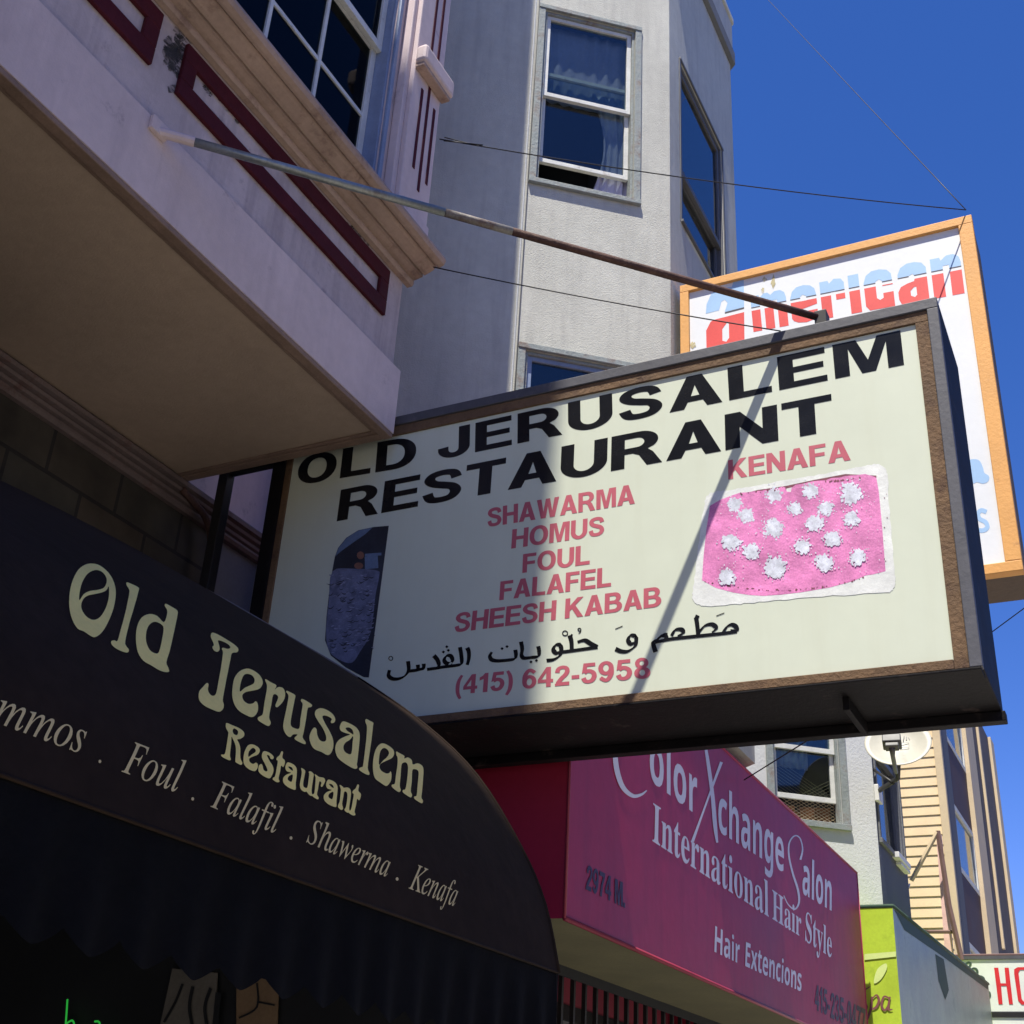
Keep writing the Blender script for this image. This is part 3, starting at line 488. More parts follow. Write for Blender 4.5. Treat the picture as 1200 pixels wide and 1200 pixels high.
def room(mb, O, U, N, h, depth, back=0.9, mi=0):
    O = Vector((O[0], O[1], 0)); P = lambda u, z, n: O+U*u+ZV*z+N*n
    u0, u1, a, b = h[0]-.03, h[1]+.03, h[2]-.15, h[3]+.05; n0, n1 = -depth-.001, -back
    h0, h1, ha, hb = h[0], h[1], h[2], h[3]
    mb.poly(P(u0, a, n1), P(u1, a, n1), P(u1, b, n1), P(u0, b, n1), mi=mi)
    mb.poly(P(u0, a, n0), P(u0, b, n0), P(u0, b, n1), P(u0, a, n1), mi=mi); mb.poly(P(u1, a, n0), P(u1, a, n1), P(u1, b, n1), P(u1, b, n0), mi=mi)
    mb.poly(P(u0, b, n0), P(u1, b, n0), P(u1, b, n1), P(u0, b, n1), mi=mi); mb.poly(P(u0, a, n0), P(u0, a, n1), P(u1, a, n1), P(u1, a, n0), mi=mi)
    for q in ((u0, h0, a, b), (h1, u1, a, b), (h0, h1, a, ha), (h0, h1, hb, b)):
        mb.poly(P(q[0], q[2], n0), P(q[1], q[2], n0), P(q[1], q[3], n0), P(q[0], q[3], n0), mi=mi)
def hung_window(parent, O, U, N, h, cw=0.045, proud=0.012, meet=0.5, lift=0.0, rail=0.03, casing='win_wood', sash='sash_white', glass='glass', set_in=0.035, label=None, bars=0, left_wood=None):
    """double-hung window: casing (part) with sill, two sashes and their panes (sub-parts); lift = how far the lower sash is raised"""
    O = Vector((O[0], O[1], 0)); u0, u1, a, b = h; b0 = lambda mb, *q: mb.obox(O, U, ZV, N, *q)
    mb = MB()
    b0(mb, u0-cw, u0, a, b, .001, proud); b0(mb, u1, u1+cw, a, b, .001, proud)
    b0(mb, u0-cw, u1+cw, b, b+cw*.8, .001, proud+.004); b0(mb, u0-cw*1.05, u1+cw*1.05, a-cw*.8, a, .001, proud+.010)
    # stops inside the reveal
    b0(mb, u0+.0005, u0+.014, a+.0005, b-.0005, -set_in-.03, -.004); b0(mb, u1-.014, u1-.0005, a+.0005, b-.0005, -set_in-.03, -.004); b0(mb, u0+.014, u1-.014, b-.016, b-.0005, -set_in-.03, -.004)
    win = mb.build('window', M[casing], parent, bevel=0.003, label=label)
    iu0, iu1 = u0+.0145, u1-.0145; mz = a+(b-a)*meet
    def sashf(name, z0, z1, n0, bars=0):
        s = MB(); st = rail
        b0(s, iu0, iu0+st, z0, z1, n0-.02, n0); b0(s, iu1-st, iu1, z0, z1, n0-.02, n0)
        b0(s, iu0+st, iu1-st, z0, z0+st*1.1, n0-.02, n0+.001); b0(s, iu0+st, iu1-st, z1-st, z1, n0-.02, n0+.001)
        for i in range(bars):
            c = iu0+st+(iu1-iu0-2*st)*(i+1)/(bars+1); b0(s, c-.008, c+.008, z0+st*1.1, z1-st, n0-.017, n0-.002)
        s.build(name, M[sash], win, bevel=0.002)
        p = MB(); b0(p, iu0+st, iu1-st, z0+st*1.1, z1-st, n0-.012, n0-.010); p.build('pane', M[glass], win)
    sashf('upper_sash', mz-rail*.5, b-.0165, -set_in+.012, bars)
    sashf('lower_sash', a+lift+.0005, mz+rail*.5+lift, -set_in-.010, bars)
    return win
def curtain(O, U, N, u0, u1, z0, z1, n, waves, amp, m, label, taper=0.0, name='curtain', phase=0.0):
    mb = MB(); O = Vector((O[0], O[1], 0)); nu, nz = waves*8, 10; pts = []
    for j in range(nz+1):
        t = j/nz; z = z0+(z1-z0)*t
        for i in range(nu+1):
            s = i/nu; u = u0+(u1-u0)*s
            if taper: u = u1-(u1-u)*(1-taper*math.sin(math.pi*min(1, max(0, (1-t)))) )
            w = math.sin(s*waves*2*math.pi+phase+0.7*math.sin(t*3))*amp*(0.6+0.4*math.sin(s*9+t*2))
            pts.append(O+U*u+ZV*z+N*(n+w))
    f = [(j*(nu+1)+i, j*(nu+1)+i+1, (j+1)*(nu+1)+i+1, (j+1)*(nu+1)+i) for j in range(nz) for i in range(nu)]
    mb.add(pts, f); o = mb.build(name, m, smooth=True)
    sd = o.modifiers.new('Solid', 'SOLIDIFY'); sd.thickness = 0.002
    return tag(o, label, 'curtain')
V3 = lambda *a: Vector(a)
XV, YV = V3(1, 0, 0), V3(0, 1, 0)
XW, XB, ZS, YE = -2.92, -2.016, 2.1, 2.967

# ================================================================ ground
def struct(mb, name, m):
    o = mb.build(name, m); o['kind'] = 'structure'; return o
g = MB(); g.poly((-600, -600, GZ-.12), (600, -600, GZ-.12), (600, 600, GZ-.12), (-600, 600, GZ-.12)); struct(g, 'ground', M['asphalt'])
g = MB(); g.box(-14, 1.25, -60, 120, GZ-.119, GZ); struct(g, 'pavement', M['concrete'])
g = MB(); g.box(1.251, 1.36, -60, 120, GZ-.119, GZ+.003); struct(g, 'kerb', M['concrete'])
g = MB(); g.box(10.2, 26, -60, 120, GZ-.119, GZ); struct(g, 'far_pavement', M['concrete'])

# ================================================================ pink building
pb = thing('pink_building', 'lavender Victorian building with maroon framed panels and brown soffit under its bay', 'building', (XW, 1.0, GZ))
w = MB(); w.box(-9, XW, -.12, 3.475, 2.05, 8.2); w.box(-9, XW-.02, -.12, 3.475, GZ, 2.05)
w.build('wall', M['lavender'], pb)
w = MB(); w.box(XW-.019, XW, -.12, 3.2, GZ, 2.04); w.build('stone_wall', M['brick'], pb)
w = MB(); w.box(XW-.019, XW-.004, 3.201, 3.474, GZ, 2.04); w.build('grey_wall', M['grey_wall'], pb)
# bay body
w = MB()
w.box(XW+.001, XB-.061, -.1, YE-.001, ZS+.031, 2.80)
w.box(XB-.06, XB, -.1, YE, ZS+.006, 2.352)
hole = (1.81, 2.70, 2.885, 4.40)
pierced(w, (-2.03, 0), YV, XV, -.1, YE, 2.80, 4.6, [hole, (.25, 1.14, 2.885, 4.40)], .08)
w.poly((-2.03, YE, 2.80), (XW, YE, 2.80), (XW, YE, 4.6), (-2.03, YE, 4.6)); w.poly((-2.03, -.1, 2.80), (XW, -.1, 2.80), (XW, -.1, 4.6), (-2.03, -.1, 4.6))
w.box(XW+.001, -2.06, -.1, YE, 4.6, 8.1)
w.build('bay', M['lavender'], pb)
for h_ in (hole, (.25, 1.14, 2.885, 4.40)): w = MB(); room(w, (-2.03, 0), YV, XV, h_, .08, .8); w.build('dark_room', M['interior'], pb)
w = MB(); w.box(XB-.06, XB-.026, -.1, YE-.012, 2.360, 2.722); w.build('frieze', M['lavender_grey'], pb)
w = MB(); w.box(XW+.03, XB-.036, -.1, YE-.036, ZS, ZS+.03); w.build('soffit', M['soffit'], pb)
w = MB()
w.box(XB-.036, XB-.002, -.1, YE-.001, ZS-.012, ZS+.0055); w.box(XW+.03, XB-.0365, YE-.036, YE-.001, ZS-.010, ZS+.029)
w.box(XB-.052, XB-.0365, -.1, YE-.0365, ZS-.006, ZS-.0005); w.box(XW+.03, XB-.0525, YE-.052, YE-.0365, ZS-.006, ZS-.0005)
w.build('soffit_trim', M['soffit_trim'], pb, bevel=.004)
for y0, y1 in ((1.775, 2.857), (.59, 1.672), (-.08, .487)):
    f = MB(); a, b, t = 2.512, 2.698, .058; x0, x1 = XB-.0258, XB-.012
    f.box(x0, x1, y0, y1, b-t, b); f.box(x0, x1, y0, y1, a, a+t); f.box(x0, x1, y0, y0+t*.9, a+t, b-t); f.box(x0, x1, y1-t*.9, y1, a+t, b-t)
    f.build('panel_frame', M['maroon'], pb, bevel=.004)
prof = [(XB-.025, 2.7222), (XB-.004, 2.7222), (XB+.002, 2.732), (XB+.002, 2.742), (XB-.006, 2.744), (XB-.006, 2.747), (XB+.014, 2.748), (XB+.028, 2.752), (XB+.036, 2.752), (XB+.036, 2.766), (XB+.040, 2.766), (XB+.042, 2.757),
        (XB+.055, 2.760), (XB+.078, 2.770), (XB+.088, 2.782), (XB+.086, 2.792), (XB+.090, 2.792), (XB+.096, 2.774), (XB+.106, 2.774), (XB+.12, 2.780), (XB+.126, 2.795), (XB+.122, 2.811), (XB+.05, 2.832), (XB-.025, 2.835)]
c = MB(); c.prism(prof, -.1, 2.985); c.build('cornice', M['cornice'], pb)
rg = random.Random(9); gm = []
for k in range(70):
    x, y = rg.gauss(205, 7), rg.gauss(60, 14); r = rg.uniform(2, 7); gm.append([[(x+r*rg.uniform(.5, 1.3)*math.cos(a*.9), y+r*rg.uniform(.5, 1.6)*math.sin(a*.9)) for a in range(7)]])
for k in range(70):
    t = rg.random()**1.5; x = 240+t*215; y = 92+t*214+rg.uniform(0, 12)*(1-t*.5); r = rg.uniform(1, 4); gm.append([[(x+r*rg.uniform(.5, 1.5)*math.cos(a*.9), y+r*rg.uniform(.5, 1.5)*math.sin(a*.9)) for a in range(7)]])
for k in range(60):
    t = rg.random(); x = 214+t*240; y = 110+t*262+rg.uniform(-1, 4); r = rg.uniform(.8, 3); gm.append([[(x+r*rg.uniform(.5, 1.5)*math.cos(a*.9), y+r*rg.uniform(.5, 1.5)*math.sin(a*.9)) for a in range(7)]])
GR = decal('grime', gm, ident, lambda p, l: onx(p, XB-.0252+l), M['grime'], pb, step=.000004); GR['kind'] = 'stuff'
# corner pilaster with fluting and capital block
p = MB(); p.box(-2.029, -1.974, 2.775, YE, 2.836, 5.6); p.box(-2.029, -1.992, 2.748, 2.7745, 2.836, 5.6); pil = p.build('pilaster', M['lavender'], pb, bevel=.006)
for y, z0, z1 in ((2.838, 3.13, 3.515), (2.884, 3.06, 3.575), (2.931, 3.13, 3.50), (2.868, 3.73, 4.6), (2.918, 3.70, 4.6)):
    q = MB(); q.box(-1.9738, -1.971, y-.008, y+.008, z0, z1); q.build('flute', M['maroon'], pil, bevel=.003)
q = MB(); q.box(-1.9738, -1.925, 2.765, 2.985, 3.585, 3.665); q.build('capital', M['lavender'], pil, bevel=.018)
q = MB(); q.box(-1.9738, -1.935, 2.775, 2.975, 3.565, 3.5845); q.build('capital_lip', M['cornice'], pil, bevel=.006)
q = MB(); q.box(-1.97, -1.955, 2.79, 2.955, 2.86, 2.94); q.build('plinth', M['lavender'], pil, bevel=.006)
for hh in (hole, (.25, 1.14, 2.885, 4.40)):
    wi = hung_window(pb, (-2.03, 0), YV, XV, hh, cw=.02, proud=.012, meet=.477, rail=.028, casing='sash_blue', sash='sash_white', glass='glass_dark', set_in=.05, bars=2)
    q = MB(); q.box(-2.103, -2.094, hh[0]+.03, hh[1]-.03, 3.262, 3.278); q.build('muntin', M['sash_white'], wi)
    if hh is not hole: continue
# moulding along the top of the shopfront
prof = [(XW, 1.995), (XW+.02, 1.995), (XW+.03, 2.005), (XW+.03, 2.014), (XW+.018, 2.016), (XW+.018, 2.020), (XW+.034, 2.024), (XW+.038, 2.034), (XW+.026, 2.037), (XW+.026, 2.041), (XW+.046, 2.045), (XW+.052, 2.054), (XW+.040, 2.058), (XW+.040, 2.062), (XW+.060, 2.066), (XW+.062, 2.080), (XW+.045, 2.097), (XW, 2.0985)]
c = MB(); c.prism(prof, -.12, 3.474); c.build('shopfront_moulding', M['wood_brown'], pb)

o = MB(); pts = [onx(q, -2.868) for q in ((214, 574), (228, 590), (240, 605), (246, 622), (246.5, 645), (242, 672), (236, 715), (228, 770))]
o.tube(catmull([tuple(p) for p in pts]), .013, 8); tag(o.build('conduit_pipe', M['rust_pipe'], smooth=True), 'thin brown conduit pipe bending down the dark stone wall', 'pipe')

# ================================================================ unseen building added behind the camera to shade the signs and black awning
nb = thing('shade_building', 'unseen tan rendered building beside the pink building, overhang added to cast shade', 'building', (-4, -4, GZ))
w = MB(); w.box(-9, XW+.05, -9, -.2, GZ, 11); w.build('wall', M['opp'], nb)
w = MB(); w.box(-9, -1.165, -1.75, -.17, 11.001, 11.25); w.box(-9, -.62, -9, -1.751, 11.001, 11.25); w.build('shade_overhang', M['roofing'], nb)  # overhang shaped so its shade falls on the sign and black awning

# ================================================================ projecting restaurant sign
Y0 = 3.0
sg = thing('restaurant_sign', 'white blade sign in a black cabinet reading OLD JERUSALEM RESTAURANT with a pink dessert picture', 'sign', (-1.4, 3.2, 1.1))
sx0, sx1, sz0, sz1 = -2.525, -.288, 1.108, 2.196
c = MB()
c.box(sx0, sx1, Y0+.03, Y0+.375, sz0, sz1)
c.build('cabinet', M['cabinet_dark'], sg, bevel=.004)
c = MB(); c.box(sx0, sx1, Y0, Y0+.0295, sz1-.034, sz1); c.box(sx1-.03, sx1, Y0, Y0+.0295, sz0, sz1-.0345); 
c.build('flange', M['cabinet'], sg, bevel=.003)
c = MB(); c.box(sx0, sx0+.052, Y0, Y0+.0295, sz0, sz1-.0345); c.build('flange', M['cabinet_dark'], sg, bevel=.003)  # left flange darker than the others, shade put into its colour
c = MB(); fx0, fx1, fz0, fz1 = -2.449, -.353, 1.134, 2.127
c.box(sx0+.0345, sx1-.0305, Y0+.006, Y0+.0292, fz1, sz1-.0346); c.box(fx1, sx1-.0305, Y0+.006, Y0+.0292, sz0+.001, fz1-.0005); c.box(sx0+.0525, fx0, Y0+.006, Y0+.0292, sz0+.001, fz1-.0005); c.box(fx0+.0005, fx1-.0005, Y0+.004, Y0+.0292, sz0+.001, fz0)
c.build('retainer_frame', M['rust'], sg, bevel=.002)
c = MB(); c.box(fx0+.0006, fx1-.0006, Y0+.013, Y0+.028, fz0+.0005, fz1-.0006); c.build('face', M['sign_face'], sg)
c = MB(); c.box(sx0, sx1+.008, Y0+.340, Y0+.378, sz0-.028, sz0-.001); c.build('bottom_angle', M['cabinet_dark'], sg, bevel=.003)
c = MB(); c.box(sx0, sx1-.004, Y0+.0, Y0+.075, sz0-.007, sz0-.001); c.build('bottom_lip', M['cabinet_dark'], sg, bevel=.002)
q = onz((1003, 840), 1.09); c = MB(); c.box(q.x-.008, q.x+.008, Y0+.12, Y0+.3395, sz0-.036, sz0-.001); c.build('hanger_tab', M['cabinet_dark'], sg, bevel=.002)
c = MB(); c.box(-2.762, -2.722, 3.0, 3.04, .9, 2.15); c.box(-2.7215, sx0-.0005, 3.005, 3.035, 2.115, 2.15); c.box(-2.7215, sx0-.0005, 3.005, 3.035, 1.12, 1.16); c.box(-2.917, -2.7625, 3.005, 3.035, 1.2, 1.24)
c.build('mounting_frame', M['black_steel'], sg, bevel=.004)
q = ony((965, 372), 3.08); c = MB(); c.box(q.x-.022, q.x+.014, 3.055, 3.10, sz1+.0005, q.z+.012); c.build('rod_bracket', M['black_steel'], sg, bevel=.004)
sgs = lambda p, l: ony(p, Y0+.0124-l*.4)
word('OLD', [(346.5, 569), (487, 546), (352, 535), (488.5, 510)], sgs, M['sign_black'], sg, gap=.10)
word('JERUSALEM', [(513, 539), (1059.5, 427.5), (514, 505), (1055, 387)], sgs, M['sign_black'], sg, gap=.10)
word('RESTAURANT', [(394.5, 611), (977, 504.5), (399.5, 574), (974, 461.5)], sgs, M['sign_black'], sg, gap=.06)
word('KENAFA', [(853.5, 562), (997, 539), (853, 539.5), (995, 514.5)], sgs, M['sign_red'], sg, gap=.06)
word('SHAWARMA', [(571, 618), (744, 590), (571.5, 596), (744, 567)], sgs, M['sign_red'], sg, gap=.05)
word('HOMUS', [(599, 643), (708, 627), (600.5, 620.5), (708.5, 604.5)], sgs, M['sign_red'], sg, gap=.06)
word('FOUL', [(612, 671.5), (691, 661), (613, 649.5), (691.5, 638)], sgs, M['sign_red'], sg, gap=.06)
word('FALAFEL', [(585, 703.5), (716, 687), (586.5, 681.5), (716.5, 664)], sgs, M['sign_red'], sg, gap=.06)
word('SHEESH KABAB', [(532, 741.5), (775, 710.5), (534.5, 718.5), (775, 687)], sgs, M['sign_red'], sg, gap=.055)
word('(415) 642-5958', [(533, 814), (763, 794.5), (535, 792), (761.5, 770)], sgs, M['sign_red'], sg, gap=.055)
# arabic line, pen strokes measured in two enlargements
A1 = lambda p: (440+p[0]/5.4545, 700+p[1]/5.4545)
A2 = lambda p: (640+p[0]/5, 700+p[1]/5)
def ar(strokes, mp, w): return [[[mp(q) for q in c] for c in nib(s, w, 40)] for s in strokes]
gA = ar([[(586, 322), (597, 350), (596, 395), (586, 432)], [(540, 318), (548, 365), (550, 420), (520, 434), (440, 444), (395, 452), (330, 461)],
         [(470, 432), (492, 405), (482, 376), (456, 374), (440, 398), (452, 420), (490, 428)], [(373, 372), (396, 400), (405, 432), (392, 450)],
         [(308, 424), (309, 440), (306, 456)], [(270, 430), (272, 448), (268, 464)], [(310, 454), (260, 466), (208, 472)], [(208, 408), (212, 462), (190, 500), (150, 520), (108, 520), (84, 500), (90, 465)],
         [(894, 335), (898, 372), (886, 394), (840, 402), (780, 406), (742, 398), (732, 374), (744, 350)],
         [(930, 283), (938, 330), (934, 370), (950, 388), (1000, 384), (1040, 376), (1046, 345), (1040, 312)]], A1, 19)
gA += [[[A1((cx+dx, cy+dy)) for dx, dy in ((-11, 1), (-1, -10), (11, -2), (1, 10))]] for cx, cy in ((434, 349), (466, 339), (456, 316), (809, 328), (841, 315), (994, 413), (1029, 404))]
gA += [[[A1(q) for q in c] for c in stroke(ell(98, 390, 13, 13, n=14), 5, True, False)]]
gB = ar([[(84, 276), (56, 280), (42, 306), (60, 326), (88, 312), (85, 285)], [(88, 305), (80, 340), (44, 364), (2, 370)], [(84, 322), (180, 309), (302, 292)], [(138, 222), (148, 260), (150, 312)],
         [(184, 262), (226, 252), (262, 272), (300, 292)], [(522, 225), (494, 224), (480, 250), (496, 272), (524, 260), (528, 235)], [(528, 250), (520, 286), (480, 315), (440, 316), (406, 302)],
         [(642, 320), (632, 290), (628, 262), (650, 248), (684, 222), (712, 218)], [(636, 264), (720, 246), (790, 237), (1030, 212), (1118, 200)], [(734, 226), (756, 192), (792, 188), (802, 208), (772, 228)],
         [(650, 250), (672, 228), (698, 226), (706, 244)], [(878, 118), (885, 160), (891, 220)], [(890, 212), (928, 168), (972, 158), (996, 180), (972, 206)], [(1036, 206), (1060, 172), (1088, 160), (1112, 172), (1116, 196), (1080, 198)],
         [(872, 112), (894, 122)], [(142, 226), (152, 230)]], A2, 19)
gB += [[[A2(q) for q in c] for c in stroke(s, 5, False, False)] for s in ([(405, 186), (448, 168)], [(997, 109), (1044, 91)], [(190, 212), (200, 205), (204, 196)])]
gB += [[[A2(q) for q in c] for c in stroke(ell(*e, n=14), 6, True, False)] for e in ((111, 210, 15, 14), (195, 189, 9, 8))]
decal('lettering', gA+gB, ident, sgs, M['sign_black'], sg, step=.00003)
# dessert picture
rt = random.Random(2)
C7 = lambda p: (790+p[0]/4.286, 520+p[1]/4.286)
tray = [(x+(rt.uniform(-3, 3)), y+(rt.uniform(-3, 3))) for x, y in catmull([(152, 300), (168, 258), (215, 240), (300, 228), (450, 202), (600, 176), (780, 146), (960, 110), (1015, 103), (1055, 118), (1072, 165), (1080, 300), (1092, 450), (1108, 640), (1110, 700), (1092, 738), (1040, 748), (700, 770), (500, 788), (330, 804), (170, 816), (118, 806), (92, 780), (96, 720), (112, 600), (130, 450)], True, 7)]
pink = [(180, 312), (230, 282), (300, 256), (330, 246), (365, 244), (400, 238), (440, 236), (470, 228), (520, 224), (545, 214), (560, 222), (566, 240), (586, 242), (590, 222), (610, 206), (650, 200), (690, 190), (720, 186), (760, 184), (790, 172), (830, 170), (860, 162), (910, 158), (960, 152), (1000, 164), (1016, 172), (1028, 240), (1046, 430), (1062, 640), (1000, 656), (960, 662), (900, 690), (780, 722), (640, 746), (540, 758), (450, 764), (380, 760), (300, 748), (210, 724), (140, 686), (148, 560), (162, 430)]
pic = decal('picture', [[tray]], C7, lambda p, l: sgs(p, .0006), M['pic_white'], sg)
edge = [(300, 262), (420, 232), (560, 212), (700, 182), (860, 152), (1016, 160), (1016, 172), (860, 166), (700, 194), (560, 226), (430, 246), (310, 268)]
decal('crust', [[edge]], C7, lambda p, l: sgs(p, .0009), M['pic_edge'], pic)
decal('pink_filling', [[pink]], C7, lambda p, l: sgs(p, .0012), M['pink_pic'], pic)
rnd = random.Random(3); blobs = []
def star(cx, cy, r, n=None, jag=.30):
    n = n or int(14+r*.5); return [[(cx+r*(1+rnd.uniform(-jag, jag))*math.cos(2*math.pi*i/n), cy+r*(1+rnd.uniform(-jag, jag))*math.sin(2*math.pi*i/n)) for i in range(n)]]
for b in ((305, 307, 33), (362, 360, 34), (500, 258, 34), (500, 420, 46), (605, 325, 30), (685, 238, 36), (765, 325, 34), (890, 250, 52), (705, 400, 40), (893, 375, 38), (285, 495, 40), (390, 540, 38), (645, 517, 36), (797, 480, 38), (508, 622, 54), (757, 598, 42), (920, 570, 38), (265, 672, 38)):
    blobs.append(star(b[0], b[1], b[2]*.88, None, .28))
    for k in range(int(b[2]*1.1)):
        a = rnd.uniform(0, 6.28); d = b[2]*min(1.25, abs(rnd.gauss(.9, .2))); blobs.append(star(b[0]+d*math.cos(a), b[1]+d*math.sin(a)*.92, rnd.uniform(3, 8.5), 7, .45))
    for k in range(int(b[2]*.5)):
        a = rnd.uniform(0, 6.28); d = b[2]*(1.0+abs(rnd.gauss(0, .42))); blobs.append(star(b[0]+d*math.cos(a), b[1]+d*math.sin(a)*.9, rnd.uniform(1.5, 4.5), 6, .4))
for k in range(150):
    x, y = rnd.uniform(200, 1040), rnd.uniform(290, 650); blobs.append(star(x, y, rnd.uniform(1.2, 3.2), 5, .4))
STUFF = decal('cream_flakes', blobs, C7, lambda p, l: sgs(p, .0016+l), M['pic_flake'], pic, step=.000004); STUFF['kind'] = 'stuff'
chips = [star(rnd.uniform(150, 1060), 0, 3) for _ in range(0)]
for k in range(44):
    t = rnd.random(); x = 150+t*870; y = 692+math.sin(t*3.0)*66-t*46+rnd.uniform(-3, 3); chips.append(star(x, y, rnd.uniform(2, 5.5), 6, .5))
for k in range(26):
    t = rnd.random(); chips.append(star(300+t*720, 258-t*104+rnd.uniform(-4, 8), rnd.uniform(2, 6), 6, .5))
for k in range(8): chips.append(star(1062+rnd.uniform(-8, 8), rnd.uniform(200, 640), rnd.uniform(1.5, 4), 5, .5))
STUFF = decal('crust_chips', chips, C7, lambda p, l: sgs(p, .0020+l), M['pic_edge'], pic, step=.00001); STUFF['kind'] = 'stuff'
# meat-spit picture
C6 = lambda p: (370+p[0]/5.718, 600+p[1]/5.714)
arch = [(128, 300), (150, 240), (205, 172), (285, 122), (390, 100), (490, 92), (420, 620), (356, 1108), (322, 1106), (200, 1040), (100, 960), (62, 860), (72, 700), (100, 450)]
pic2 = decal('picture', [[arch]], C6, lambda p, l: sgs(p, .0006), M['photo_dark'], sg)
decal('pale_corner', [[[(132, 296), (152, 242), (206, 174), (285, 124), (380, 104), (330, 150), (250, 205), (170, 262)]]], C6, lambda p, l: sgs(p, .0010), M['photo_blue'], pic2)
decal('meat_stack', [[catmull([(112, 398), (260, 380), (412, 392), (425, 430), (400, 560), (385, 700), (360, 830), (300, 930), (240, 1010), (150, 985), (84, 920), (70, 780), (88, 600)], True, 4)]], C6, lambda p, l: sgs(p, .0010), M['photo_meat'], pic2)
rows = []
for k in range(70):
    x, y = rnd.uniform(95, 385), rnd.uniform(420, 940); rows.append(stroke([(x-rnd.uniform(12, 30), y+rnd.uniform(-4, 8)), (x, y+rnd.uniform(4, 12)), (x+rnd.uniform(12, 26), y-rnd.uniform(0, 8))], [2, rnd.uniform(4, 9), 2]))
STUFF = decal('meat_shadows', rows, C6, lambda p, l: sgs(p, .0014+l), M['photo_dark'], pic2, step=.00001); STUFF['kind'] = 'stuff'
hl = []
for k in range(110):
    x, y = rnd.uniform(92, 390), rnd.uniform(410, 940); hl.append(stroke([(x-rnd.uniform(6, 16), y+rnd.uniform(-3, 5)), (x, y+rnd.uniform(-2, 4)), (x+rnd.uniform(6, 16), y-rnd.uniform(-2, 5))], [1.5, rnd.uniform(3, 8), 1.5]))
HLO = decal('meat_flecks', hl, C6, lambda p, l: sgs(p, .0024+l), M['photo_fleck'], pic2, step=.00001); HLO['kind'] = 'stuff'
decal('onion', [[ell(300, 290, 24, 26)], [ell(288, 360, 30, 22)]], C6, lambda p, l: sgs(p, .0016), M['photo_brown'], pic2)
decal('jar', [[[(328, 300), (415, 286), (420, 375), (330, 384)]], [[(330, 280), (440, 272), (440, 290), (330, 298)]]], C6, lambda p, l: sgs(p, .0014), M['photo_blue'], pic2)

# stay rod from the bay to the sign
ra, rb, rm = onx((183, 154), XB), ony((966, 374), 3.08), None
rm = ra.lerp(rb, .50)
rod = thing('stay_rod', 'long pipe running from the pink bay down to the sign top, galvanised then rusty', 'pipe', tuple(ra))
o = MB(); o.tube([ra.lerp(rb, .05), ra.lerp(rb, .2), ra.lerp(rb, .40)], .0122, 12); o.build('galvanised_length', M['galv'], rod, smooth=True)
o = MB(); o.tube([ra.lerp(rb, .401), ra.lerp(rb, .45), rm], .0118, 12); o.build('patchy_length', M['galv_patchy'], rod, smooth=True)
o = MB(); o.tube([rm, ra.lerp(rb, .75), rb], [.0115, .0112, .011], 12); o.build('rusted_length', M['rust_pipe'], rod, smooth=True)
o = MB(); o.tube([ra, ra.lerp(rb, .051)], .0135, 10); q = ra; o.box(XB+.0005, XB+.014, q.y-.03, q.y+.03, q.z-.014, q.z+.03); o.build('wall_flange', M['lavender'], rod, bevel=.003)

# ================================================================ black awning
SA = 2.3
prof = [(-.455, .141), (-.47, .196), (-.497, .248), (-.544, .313), (-.603, .366), (-.688, .424), (-.787, .483), (-.911, .555), (-1.119, .665), (-1.265, .742)]
prof = catmull([(a*SA, b*SA) for a, b in prof], False, 4)
ya0, ya1 = -1.1, SA
aw = thing('black_awning', 'black curved fabric awning with gold Old Jerusalem Restaurant lettering', 'awning', (-2.0, 1.0, .3))
def sag(y): t = min(max((SA-y)/1.1, 0), 1.35); return 1-.088*t*t
def prof_at(y): f = sag(y); return [(a, prof[0][1]+(b-prof[0][1])*f) for a, b in prof]
c = MB(); ys = [ya0+(ya1-ya0)*i/34 for i in range(35)]; npf = len(prof)
c.add([(a, y, b) for y in ys for a, b in prof_at(y)], [(i*npf+j, i*npf+j+1, (i+1)*npf+j+1, (i+1)*npf+j) for i in range(34) for j in range(npf-1)]); o = c.build('fabric_cover', M['black_fabric'], aw, smooth=True)
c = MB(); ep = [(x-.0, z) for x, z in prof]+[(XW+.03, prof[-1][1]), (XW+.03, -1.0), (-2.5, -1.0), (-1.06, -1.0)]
c.add([(x, ya1-.004, z) for x, z in ep], [tuple(range(len(ep)))]); c.build('end_panel', M['black_int'], aw)  # black sheet; its drop below the fabric stands for the shaded interior
c = MB(); c.add([(x, ya0+.004, z) for x, z in prof_at(ya0)]+[(XW+.03, ya0+.004, prof_at(ya0)[-1][1]), (XW+.03, ya0+.004, .4)], [tuple(range(len(prof)+2))]); c.build('near_end_panel', M['black_fabric'], aw)
c = MB(); c.tube([(x, ya1-.002, z) for x, z in prof[20:]], .0038, 6); c.build('end_piping', M['piping'], aw, smooth=True)
c = MB(); c.tube([(x, ya1-.002, z) for x, z in prof[:21]], .0036, 6); c.build('end_piping', M['black_fabric'], aw, smooth=True)
c = MB(); vy = [ya0+(ya1-.006-ya0)*i/600 for i in range(601)]; rows = 6; pts = []
for r_ in range(rows+1):
    for y in vy:
        ph = (y-1.302)/.0895; cusp = abs(math.sin(math.pi*ph)); zlow = .197-.024*cusp**.7+(.018 if y > 1.9 else 0)*(y-1.9)/.4
        t = r_/rows; pts.append((prof[0][0]-.004+.006*t*math.sin(2*math.pi*ph)+.004*t*math.sin(y*9), y, .322+(zlow-.322)*t))
nv = len(vy); c.add(pts, [(r_*nv+i, r_*nv+i+1, (r_+1)*nv+i+1, (r_+1)*nv+i) for r_ in range(rows) for i in range(nv-1)]); c.build('valance', M['valance'], aw, smooth=True)
